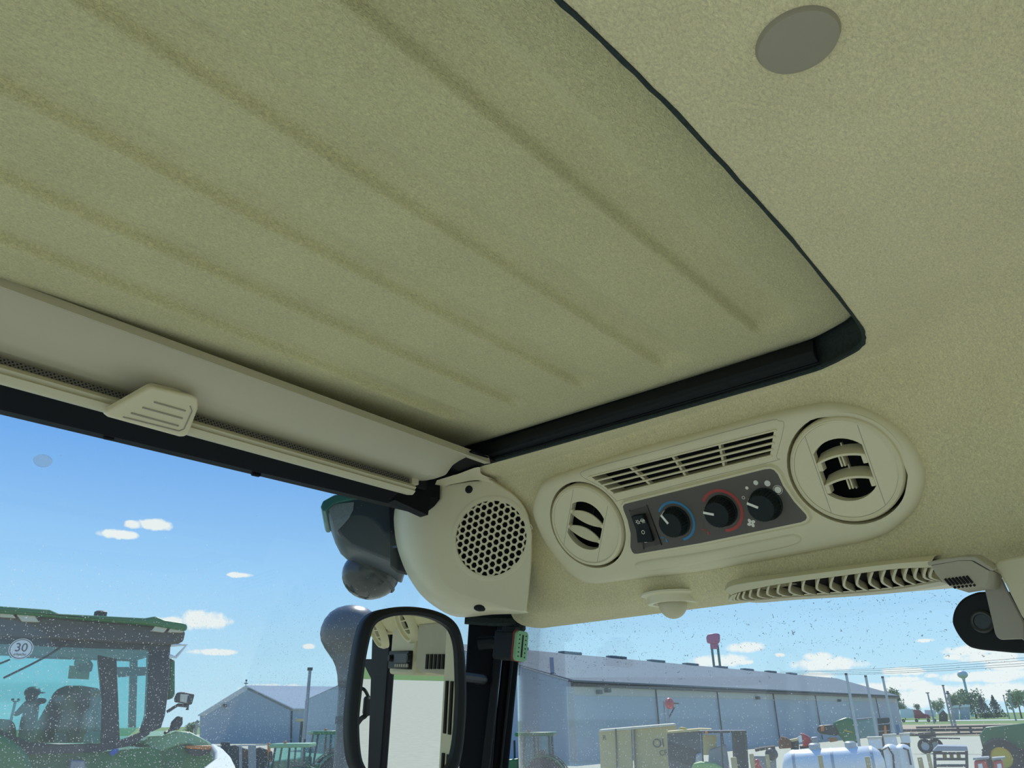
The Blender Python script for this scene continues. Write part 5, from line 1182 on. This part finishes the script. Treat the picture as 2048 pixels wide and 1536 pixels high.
# red round reel on posts, red heap, harvester and other stock by the wall
F = Fr(1337, 44)
t_ = F.thing('hose_reel', 'red rounded drum held up on thin posts against the long warehouse', 'reel')
c = F.p(1339, 1407); r = (F.p(1350, 1407) - c).length
mb = MB(); mb.ball(c, r, 16, 10, (1, 0.8, 1), 0.02); mb.build('drum', M_rd, t_)
for x0, x1 in ((1326, 1330), (1334, 1338)):
    mb = MB(); p_ = F.p(x0, 1402); mb.tube([p_, gz(F.p(x1, 1440), 0)], 0.06, 6); mb.build('post', M_grey, t_)
mb = MB(); mb.tube([F.p(1349, 1414), F.p(1342, 1428), F.p(1336, 1438)], 0.04, 6); mb.build('hose', M_dark, t_)
mb = MB(); mb.tube([F.p(1345, 1406), F.p(1358, 1407)], 0.04, 6); mb.build('arm', M_dark, t_)
F = Fr(1700, 40)
t_ = F.thing('harvester', 'green bulky harvester parked against the warehouse among scrap machines', 'harvester')
F.pr([(1664,1446),(1680,1439),(1694,1434),(1704,1437),(1712,1448),(1722,1486),(1690,1487),(1676,1470)], 0, 1.8, 'body', M_grn, t_, bevel=0.1)
F.pr([(1637,1451),(1664,1449),(1672,1456),(1676,1472),(1640,1468),(1632,1460)], -0.2, 1.4, 'cab', M_dark, t_, bevel=0.08)
F.pr([(1641,1452),(1648,1450),(1648,1462),(1642,1463)], -0.25, 0.1, 'orange_panel', M_orange, t_)
F.pr([(1654,1476),(1672,1474),(1677,1482),(1660,1485)], -0.6, 0.6, 'orange_scoop', mat('rust_orange', (0.36, 0.16, 0.05), 0.7), t_, bevel=0.05)
F.pr([(1688,1459),(1705,1464),(1706,1466),(1688,1462)], -0.05, 0.06, 'yellow_stripe', M_yel, t_)
for x, r_ in ((1712, 0.7), (1684, 0.45)): c = F.l(x, 1484); wheel(F, (c.x, 0.1, r_), r_, 0.4, t_)
F = Fr(1735, 42)
t_ = F.thing('mint_trailer', 'pale mint green box trailer standing at the warehouse end', 'trailer')
F.pr([(1713,1440),(1752,1436),(1758,1474),(1722,1476)], 0, 2.2, 'box', mat('mint', (0.30, 0.44, 0.40), 0.6), t_, bevel=0.03)
F.pr([(1713,1438),(1752,1434),(1752,1437),(1713,1441)], -0.04, 2.3, 'top_rail', M_grey, t_)
for x in (1728, 1750): c = F.l(x, 1490); wheel(F, (c.x, 0.2, 0.45), 0.45, 0.3, t_, M_grey)
F = Fr(1768, 40)
t_ = F.thing('pallet_rack', 'dark pallet rack with orange upright beside the mint trailer', 'rack')
F.pr([(1754,1437),(1777,1435),(1790,1560),(1770,1560)], 0.2, 0.3, 'back_panel', mat('rack_dark', (0.07, 0.07, 0.07), 0.8), t_); F.pr([(1768,1451),(1772,1451),(1774,1470),(1769,1471)], -0.1, 0.2, 'orange_upright', M_orange, t_)
for x in (1755, 1777): F.pr([(x,1436),(x+2,1436),(x+8,1520),(x+6,1520)], -0.05, 0.1, 'upright', M_dark, t_)
for y in (1448, 1462): F.pr([(1755,y),(1779,y-2),(1779,y),(1755,y+2)], -0.06, 0.4, 'shelf', M_grey, t_)
F.pr([(1790,1449),(1797,1448),(1802,1468),(1795,1469)], -0.1, 0.3, 'blue_drum', mat('dull_blue', (0.06, 0.16, 0.26), 0.6), t_)
F = Fr(1610, 38)
t_ = F.thing('red_baler', 'red and white worn baler between rusty implement and harvester', 'baler')
F.pr([(1600,1466),(1612,1470),(1622,1476),(1620,1492),(1606,1494),(1604,1480)], 0, 1.0, 'red_body', M_rd, t_, bevel=0.05)
F.pr([(1596,1473),(1603,1471),(1605,1484),(1598,1485)], -0.1, 0.3, 'white_panel', M_wht, t_); F.pr([(1622,1475),(1636,1474),(1638,1490),(1622,1491)], 0, 0.8, 'hopper', M_grey, t_, bevel=0.05); F.pr([(1599,1492),(1640,1488),(1640,1494),(1600,1498)], 0.1, 0.8, 'frame', M_dark, t_)
for x in (1608, 1630): c = F.l(x, 1500); wheel(F, (c.x, 0.3, 0.4), 0.4, 0.3, t_, M_grey)
F = Fr(1570, 36)
t_ = F.thing('rusty_implement', 'rusty brown heaped implement left of the red baler', 'implement')
F.pr([(1556,1484),(1562,1473),(1574,1476),(1582,1482),(1584,1496),(1558,1498)], 0, 0.9, 'frame_heap', mat('rust', (0.22, 0.10, 0.05), 0.9), t_, bevel=0.05)
F.pr([(1582,1484),(1594,1480),(1598,1484),(1598,1500),(1582,1502)], 0.2, 0.8, 'dark_box', M_dark, t_, bevel=0.03); F.pr([(1580,1480),(1596,1476),(1598,1480),(1584,1484)], 0.1, 0.9, 'pale_lid', M_tan, t_)
c = F.l(1568, 1510); wheel(F, (c.x, 0.2, 0.35), 0.35, 0.3, t_, M_grey)
F = Fr(1530, 30)
t_ = F.thing('scrap_roll', 'dark rolled wire heap behind the yellow posts', 'scrap')
mb = MB(); c = F.p(1543, 1508); mb.ball(c, 0.25, 12, 8, (1, .8, .8), 0.06); mb.tube([F.p(1510, 1500), F.p(1530, 1496), F.p(1550, 1494)], 0.06, 6); mb.build('roll', M_dark, t_); F.pr([(1508,1512),(1552,1512),(1556,1600),(1512,1600)], 0.2, 0.4, 'base', M_grey, t_)

# white nurse tanks with white bins on top
F = Fr(1690, 21)
t_ = F.thing('nurse_tank', 'long white horizontal tank behind the wooden posts', 'tank')
a, b = F.p(1588, 1536), F.p(1750, 1529); r = (F.p(1640, 1496) - F.p(1640, 1532)).length
ax_ = (b - a).normalized(); mb = MB(); n = 28; e_ = []
for f_, k in ((-0.14, 0.25), (-0.10, 0.75), (0.0, 1.0)): e_.append((f_, k))
for f_ in (0.33, 0.66, 1.0): e_.append((f_, 1.0))
e_ += [(1.08, 0.75), (1.12, 0.25)]
L_ = (b - a).length; vy = V((0, 0, 1)); vx = ax_.cross(vy).normalized()
mb.loft([[a + ax_ * (f_ * L_) + (vx * math.cos(2 * PI * i / n) + vy * math.sin(2 * PI * i / n)) * r * k for i in range(n)] for f_, k in e_], True, True, True); mb.build('tank_shell', M_wht, t_, angle=45)
for f_ in (0.02, 0.5, 0.98):
    mb = MB(); mb.loft([[a + ax_ * (f_ * L_ + s_) + (vx * math.cos(2 * PI * i / n) + vy * math.sin(2 * PI * i / n)) * r * 1.015 for i in range(n)] for s_ in (-0.03, 0.03)], True); mb.build('band', M_galv, t_)
for f_ in (0.3, 0.75): mb = MB(); mb.lathe([(0.13, -0.1), (0.13, 0.04), (0.09, 0.07)], 20, Matrix.Translation(a + ax_ * f_ * L_ + vy * (r + 0.05))); mb.build('hatch', M_galv, t_)
mb = MB()
for f_ in (0.1, 0.9):
    p_ = a + ax_ * f_ * L_; mb.box(gz(p_, (p_.z - r) / 2 + 0.1), (0.5, 1.0, p_.z - r + 0.3))
mb.build('saddle', M_dark, t_)
F = Fr(1812, 20)
t_ = F.thing('upright_tank', 'pair of white upright tank sections right of the long white tank', 'tank')
for x in (1776, 1800):
    c = F.p(x + 4, 1490); mb = MB(); mb.lathe([(0.16, 0.02), (0.16, c.z - 0.06), (0.10, c.z), (0.04, c.z + 0.02)], 24, Matrix.Translation((c.x, c.y, 0))); mb.build('tank_shell', M_wht, t_)
mb = MB(); mb.tube([F.p(1764, 1500, -0.2), F.p(1776, 1494, -0.2), F.p(1786, 1510, -0.2), F.p(1790, 1560, -0.2)], 0.02, 6); mb.build('hose', M_dark, t_)
mb = MB(); mb.tube([F.p(1806, 1496, -0.2), F.p(1816, 1500, -0.2), F.p(1822, 1530, -0.2)], 0.02, 6); mb.build('hose', M_dark, t_)
for k, (x0, y0, x1, y1, lab) in enumerate(((1735,1474,1766,1498,'white square bin standing leftmost of three behind the long white tank'), (1766,1469,1795,1494,'white square bin standing between two others behind the long white tank'), (1799,1467,1822,1486,'white square bin standing rightmost of three behind the long white tank'))):
    F = Fr((x0 + x1) / 2, 22.6 + 0.15 * k)
    t_ = F.thing('white_bin', lab, 'bin', group='white bins behind the long tank')
    F.pr([(x0,y0+3),(x1-3,y0+2),(x1,y1),(x0+4,y1)], 0, 0.45, 'bin_body', M_wht, t_, bevel=0.02)
    F.pr([(x0-1,y0),(x1-2,y0-1),(x1-2,y0+3),(x0-1,y0+4)], -0.03, 0.5, 'bin_lid', mat('pale_tan', (0.66, 0.60, 0.46), 0.6), t_)
    F.pr([(x0+2,y1),(x1-2,y1),(x1+8,1620),(x0+10,1620)], 0.1, 0.3, 'bin_stand', M_dark, t_)

# wooden posts
POSTS = [(1461,1515,12,'right of the forklift mast foot'), (1498,1508,9,'just right of the forklift mast'), (1530,1510,8,'between forklift and red machine'), (1635,1511,9,'before the long white tank middle'), (1729,1514,10,'before the long white tank right end'), (1834,1515,10,'left beside the black shelter'), (1852,1507,8,'close against the black shelter')]
for x, y, w, lab in POSTS:
    F = Fr(x + w / 2, 13.5)
    mb = MB(); P_ = [F.p(x, y), F.p(x + w, y - 0.5)]; wd = (P_[1] - P_[0]).length
    mb.prism([P_[0], P_[1], gz(P_[1], 0), gz(P_[0], 0)], F.y * wd); o = mb.build('wooden_post', M_wood, None, bevel=0.012)
    tag(o, 'yellowish square wooden post ' + lab, 'post', 'wooden posts along the yard')
F = Fr(1510, 16)
t_ = F.thing('red_tank', 'small red machine part showing low between two wooden posts', 'machine')
mb = MB(); mb.ball(F.p(1514, 1524), 0.05, 12, 8); mb.build('cap', M_rd, t_); F.pr([(1509,1530),(1519,1528),(1528,1540),(1530,1620),(1506,1620)], 0, 0.3, 'body', M_rd, t_, bevel=0.02)
# black shelter rack
F = Fr(1900, 19)
t_ = F.thing('shelter_rack', 'black open rack with ribbed grey roof low at the right', 'rack')
F.pr([(1865,1502),(1875,1492),(1934,1493),(1936,1502)], 0.0, 0.9, 'roof', mat('roof_ribbed', (0.30, 0.33, 0.37), 0.5), t_)
for x in (1866, 1930): F.pr([(x,1502),(x+6,1502),(x+10,1620),(x+4,1620)], 0.0, 0.1, 'upright', M_dark, t_)
for y in (1506, 1518, 1531): F.pr([(1869,y),(1936,y),(1936,y+3),(1870,y+3)], -0.01, 0.5, 'shelf', M_dark, t_)
for x in (1885, 1899, 1913): F.pr([(x,1509),(x+8,1509),(x+9,1518),(x+1,1518)], 0.15, 0.2, 'stored_box', M_tan, t_)
for k, (x0, x1, lab) in enumerate(((1948, 1977, 'red boxy machine left of the big yellow wheel, low in view'), (1986, 2009, 'smaller red boxy machine close to the big yellow wheel'))):
    F = Fr((x0 + x1) / 2, 17)
    t_ = F.thing('red_machine', lab, 'machine')
    F.pr([(x0,1522),(x1-4,1520),(x1,1540),(x1+4,1620),(x0+6,1620)], 0, 0.35, 'body', mat('bright_red', (0.55, 0.07, 0.04), 0.35), t_, bevel=0.03); F.pr([(x0+8,1528),(x0+16,1527),(x0+18,1536),(x0+9,1537)], -0.01, 0.02, 'white_mark', M_wht, t_)
    F.pr([(x0-2,1516),(x1+1,1514),(x1+1,1518),(x0-2,1520)], 0, 0.4, 'frame_bar', M_grey, t_)

# sprayer boom
F = Fr(1930, 69)
t_ = F.thing('sprayer_boom', 'long dark folded sprayer boom with a wheel across the gravel yard', 'sprayer')
for pa, pb, r in (((1832,1455),(2034,1451),.07), ((1806,1461),(2034,1459),.10), ((1806,1470),(1990,1466),.07), ((1840,1476),(1920,1477),.05)):
    mb = MB(); mb.tube([F.p(*pa), F.p(*pb)], r, 6); mb.build('boom_bar', M_dark, t_)
for x in (1862, 1915, 1940, 1968): mb = MB(); mb.tube([F.p(x, 1453), F.p(x + 3, 1468)], 0.09, 6); mb.build('strut', M_dark, t_)
for x in (1848, 1868): c = F.l(x, 1478); wheel(F, (c.x, -0.4 if x < 1860 else 0.6, 0.5), 0.5, 0.3, t_, M_galv)
F.pr([(1836,1466),(1870,1464),(1872,1474),(1838,1476)], 0.1, 0.8, 'frame', M_dark, t_)

# red semi truck, house, tower, sign, poles, trees
F = Fr(1830, 300)
t_ = F.thing('semi_truck', 'red semi truck with white trailer on the far road', 'truck')
F.pr([(1800,1418),(1826,1418),(1828,1436),(1801,1436)], 0.3, 3, 'trailer', M_wht, t_); 
F.pr([(1826,1419),(1840,1420),(1847,1427),(1858,1430),(1862,1437),(1829,1437)], 0, 3, 'red_cab', mat('truck_red', (0.40, 0.04, 0.07), 0.4), t_, bevel=0.2)
F.pr([(1849,1420),(1870,1420),(1872,1434),(1860,1433),(1850,1428)], 4, 3, 'white_load', M_wht, t_)
for x in (1806, 1832, 1856, 1868): c = F.l(x, 1436); wheel(F, (c.x, 0.2, 0.5), 0.5, 0.6, t_, M_grey)
F = Fr(1885, 320)
t_ = F.thing('house', 'small brown house with dark gable beyond the far road', 'house')
F.pr([(1878,1427),(1885,1418),(1895,1429),(1896,1444),(1878,1444)], 0, 6, 'gable_wall', mat('house_brown', (0.14, 0.10, 0.08), 0.8), t_); F.pr([(1874,1427),(1884,1416),(1887,1419),(1878,1429)], -0.5, 7, 'roof', M_roofm, t_)
F = Fr(1925, 380)
t_ = F.thing('low_building', 'low pale building with white roofs below the water tower', 'building')
for x0, y0, x1 in ((1903,1416,1918), (1920,1415,1940)): F.pr([(x0,y0),(x1,y0-2),(x1,1443),(x0,1443)], 0, 8, 'wall', M_metal_w, t_); F.pr([(x0,y0),(x0+4,y0-5),(x1,y0-6),(x1,y0-1)], -0.5, 9, 'roof', M_roofm, t_)
F = Fr(1926, 600)
t_ = F.thing('water_tower', 'pale water tower with bulb tank on a single leg', 'water tower')
c = F.p(1925, 1349); r = (F.p(1936, 1349) - c).length
mb = MB(); mb.lathe([(r * math.sin(a) if a < PI - .35 else r * .3, c.z + r * .78 * math.cos(a)) for a in [0.02 + (PI - .4) * i / 14 for i in range(15)]] + [(r * .24, c.z - r * 1.1)], 28, Matrix.Translation((c.x, c.y, 0))); mb.build('bulb_tank', mat('tower_white', (0.55, 0.58, 0.62), 0.4), t_)
mb = MB(); mb.lathe([(r * .24, c.z - r), (r * .2, 10), (r * .3, 0)], 20, Matrix.Translation((c.x, c.y, 0))); mb.build('tower_leg', mat('tower_teal', (0.30, 0.48, 0.52), 0.5), t_)
F = Fr(1427, 190)
t_ = F.thing('sign', 'red rounded sign on two green posts above the warehouse roof', 'sign')
F.pr([(1412,1274),(1416,1268),(1432,1266),(1440,1268),(1440,1283),(1436,1288),(1424,1288),(1414,1286)], 0, 0.8, 'sign_board', mat('sign_red', (0.42, 0.13, 0.20), 0.5), t_, bevel=0.3)
F.pr([(1420,1288),(1436,1288),(1436,1298),(1421,1298)], 0.1, 0.5, 'lower_board', mat('sign_red', (0.42, 0.13, 0.20), 0.5), t_)
for x in (1423, 1435):
    mb = MB(); p_ = F.p(x, 1290, 0.4); mb.tube([p_, gz(p_, 0)], 0.28, 8); mb.build('sign_post', mat('sign_teal', (0.03, 0.13, 0.12), 0.5), t_)
def pole(name, label, cat, px, py, d, r, head, group=None):
    F = Fr(px, d); t = F.thing(name, label, cat, group); p_ = F.p(px, py); mb = MB(); mb.tube([gz(p_, 0), p_], [r * 1.3, r], 8); mb.build('shaft', M_grey if name != 'vent_stack' else M_galv, t)
    s = d / FPX
    for kind, x0, y0, x1, y1 in head:
        mb = MB(); a_, b_ = F.p(px + x0, py + y0), F.p(px + x1, py + y1); c_ = (a_ + b_) / 2; l_ = F.M.inverted() @ c_; w_ = abs((F.M.inverted() @ b_).x - (F.M.inverted() @ a_).x); h_ = abs(a_.z - b_.z)
        mb2 = F.mb(); mb2.box(l_, (w_, max(w_ * .5, .3), h_)); mb2.build(kind, M_dark, t)
    return t
pole('light_pole', 'tall yard light pole between the shed and the warehouse gable', 'light pole', 620, 1340, 70, .13, [('lamp_head', -5, -5, 5, 1)])
pole('light_pole', 'twin lamp yard pole seen through the big tractor cab glass', 'light pole', 31, 1402, 60, .08, [('crossarm', -7, 0, 7, 1.5), ('lamp_head', -8, -5, -3, -1), ('lamp_head', 4, -5, 9, -1)])
pole('power_pole', 'small wooden power pole at the left side of the shed', 'power pole', 395, 1440, 170, .2, [('crossarm', -5, 3, 5, 4)])
pole('power_pole', 'plain utility pole left of the water tower with short crossarm', 'power pole', 1855, 1385, 260, .2, [('crossarm', -4, 0, 4, 1.5)])
pole('light_pole', 'tallest twin lamp pole just left of the water tower', 'light pole', 1886, 1372, 180, .16, [('lamp_head', -3, -2, 3, 0)])
pole('power_pole', 'pole with transformer cans next to the water tower', 'power pole', 1895, 1384, 190, .2, [('crossarm', -5, 2, 5, 4), ('transformer', -3, -2, 3, 2)])
pole('light_pole', 'lamp pole far right of the water tower near the frame edge', 'light pole', 2017, 1384, 300, .2, [('lamp_head', -3, -2, 3, 0)])
pole('light_pole', 'short lamp pole between dark evergreens and the right frame edge', 'light pole', 2007, 1392, 380, .2, [('lamp_head', -2, -2, 2, 0)])
pole('vent_stack', 'tall thin vent stack, leftmost of three over the white tank', 'vent stack', 1692, 1347, 22.5, .035, [('stack_cap', -3, 0, 3, 3)], 'vent stacks over the white tanks')
pole('vent_stack', 'tall thin vent stack, middle of three over the white tank', 'vent stack', 1731, 1351, 23.5, .035, [('stack_cap', -3, 0, 3, 3)], 'vent stacks over the white tanks')
pole('vent_stack', 'tall thin vent stack, rightmost of three over the white tank', 'vent stack', 1765, 1353, 26, .035, [('stack_cap', -3, 0, 3, 3)], 'vent stacks over the white tanks')
for k, (y0, y1, lab) in enumerate(((1343,1313,'topmost'), (1345,1319,'second from top'), (1348,1325,'third from top'), (1350,1330,'lowest'))):
    A_, B_ = azd(1560, y0, 330), azd(2120, y1 - 3, 210); mb = MB(); m_ = (A_ + B_) / 2 - V((0, 0, 0.8)); mb.tube(catmull([A_, m_, B_], 8, closed=False), 0.045, 5)
    tag(mb.build('power_line', M_dark), 'thin overhead power line, ' + lab + ' of four right of the warehouse', 'power line', 'overhead power lines')

M_leaf = mat('leaf_pale', (0.22, 0.30, 0.09), 0.8, var=0.3, scale=0.6); M_leaf2 = mat('leaf_mid', (0.13, 0.21, 0.07), 0.8, var=0.3, scale=0.6); M_ever = mat('evergreen', (0.035, 0.08, 0.05), 0.8, var=0.3, scale=0.6)
def tree(px, w, ytop, d, m, label, cone=False, base=1433, name='tree'):
    F = Fr(px, d); t = F.thing(name, label, 'tree', 'trees along the far road'); top = F.p(px, ytop); W = w * d / FPX / 2; Hh = top.z
    mb = F.mb(); mb.tube([(0, 0, 0), (0.1, 0, Hh * .4), (0, 0, Hh * .8)], [Hh * .03, Hh * .02, Hh * .008], 6)
    for k in range(5):
        a = random.uniform(0, 2 * PI); mb.tube([(0, 0, Hh * (.3 + .08 * k)), (W * .6 * math.cos(a), W * .6 * math.sin(a), Hh * (.5 + .08 * k))], [Hh * .012, Hh * .004], 5)
    mb.build('trunk', mat('bark', (0.10, 0.08, 0.06), 0.9), t)
    mb = F.mb(); vs, fs = [], []
    lobes = [(random.uniform(-.55, .55) * W, random.uniform(-.5, .5) * W, Hh * random.uniform(.42, .82), random.uniform(.35, .55) * W) for _ in range(9)]
    for k in range(1000):
        if cone:
            z = random.random() ** 1.3; rr_ = W * (1 - z) * math.sqrt(random.random()); a = random.uniform(0, 2 * PI); c = V((rr_ * math.cos(a), rr_ * math.sin(a), Hh * (.04 + .96 * z)))
        else:
            lx, ly, lz, lr = random.choice(lobes); u = V((random.gauss(0, 1), random.gauss(0, 1), random.gauss(0, 1))).normalized() * lr * random.random() ** .4; c = V((lx, ly, lz)) + V((u.x, u.y, min(u.z * 1.15, Hh - lz)))
        s = W * random.uniform(.05, .12); a1 = V((random.gauss(0, 1), random.gauss(0, 1), random.gauss(0, 1))).normalized() * s; a2 = a1.orthogonal().normalized() * s
        i = len(vs); vs += [c - a1, c + a2 * .6, c + a1, c - a2 * .6]; fs.append((i, i + 1, i + 2, i + 3))
    mb.add(vs, fs); mb.build('foliage', m, t, smooth=False); return t
tree(1811, 22, 1402, 420, M_leaf2, 'low green tree at the warehouse end, leftmost in the far row')
tree(1838, 14, 1405, 430, M_leaf2, 'small green tree behind the red semi truck')
tree(1880, 26, 1396, 430, M_leaf, 'pale spring tree behind the small brown house')
tree(1924, 40, 1378, 440, M_leaf, 'pale wide tree left of the water tower leg')
tree(1953, 46, 1376, 430, M_leaf2, 'large mid green tree right of the water tower leg')
tree(1972, 30, 1392, 420, M_ever, 'dark evergreen, left one of the pair right of the water tower', True)
tree(1996, 30, 1390, 455, M_ever, 'dark evergreen, right one of the pair right of the water tower', True)
tree(2044, 44, 1374, 400, M_leaf, 'pale green tree at the right frame edge')
tree(1790, 40, 1368, 470, M_leaf2, 'tree crown rising behind the far warehouse roof')
tree(388, 30, 1443, 240, M_leaf2, 'low tree between the big tractor and the left shed')
mb = MB()
# sensor mark on the windshield: a faint round suction mark
F = Fr(85, 1.5); c = hit(85, 922, (0, 1, 0), (0, 1.236, CZ)); q = NT('suction_mark')
M_mark = q.done(q.n('ShaderNodeMixShader', {0: 0.3, 1: q.n('ShaderNodeBsdfTransparent').outputs[0], 2: q.n('ShaderNodeBsdfTranslucent', {'Color': (.95, .97, 1, 1)}).outputs[0]}).outputs[0])
r = (hit(104, 922, (0, 1, 0), (0, 1.236, CZ)) - c).length
mb = MB(); mb.lathe([(r, 0), (r, 0.003), (r * .6, 0.004)], 32, Matrix.Translation(c) @ Matrix.Rotation(PI / 2, 4, 'X') @ Matrix.Scale(0.75, 4, (0, 1, 0)))
tag(mb.build('suction_cup', M_mark), 'faint clear suction cup mark high on the windshield glass', 'suction cup')
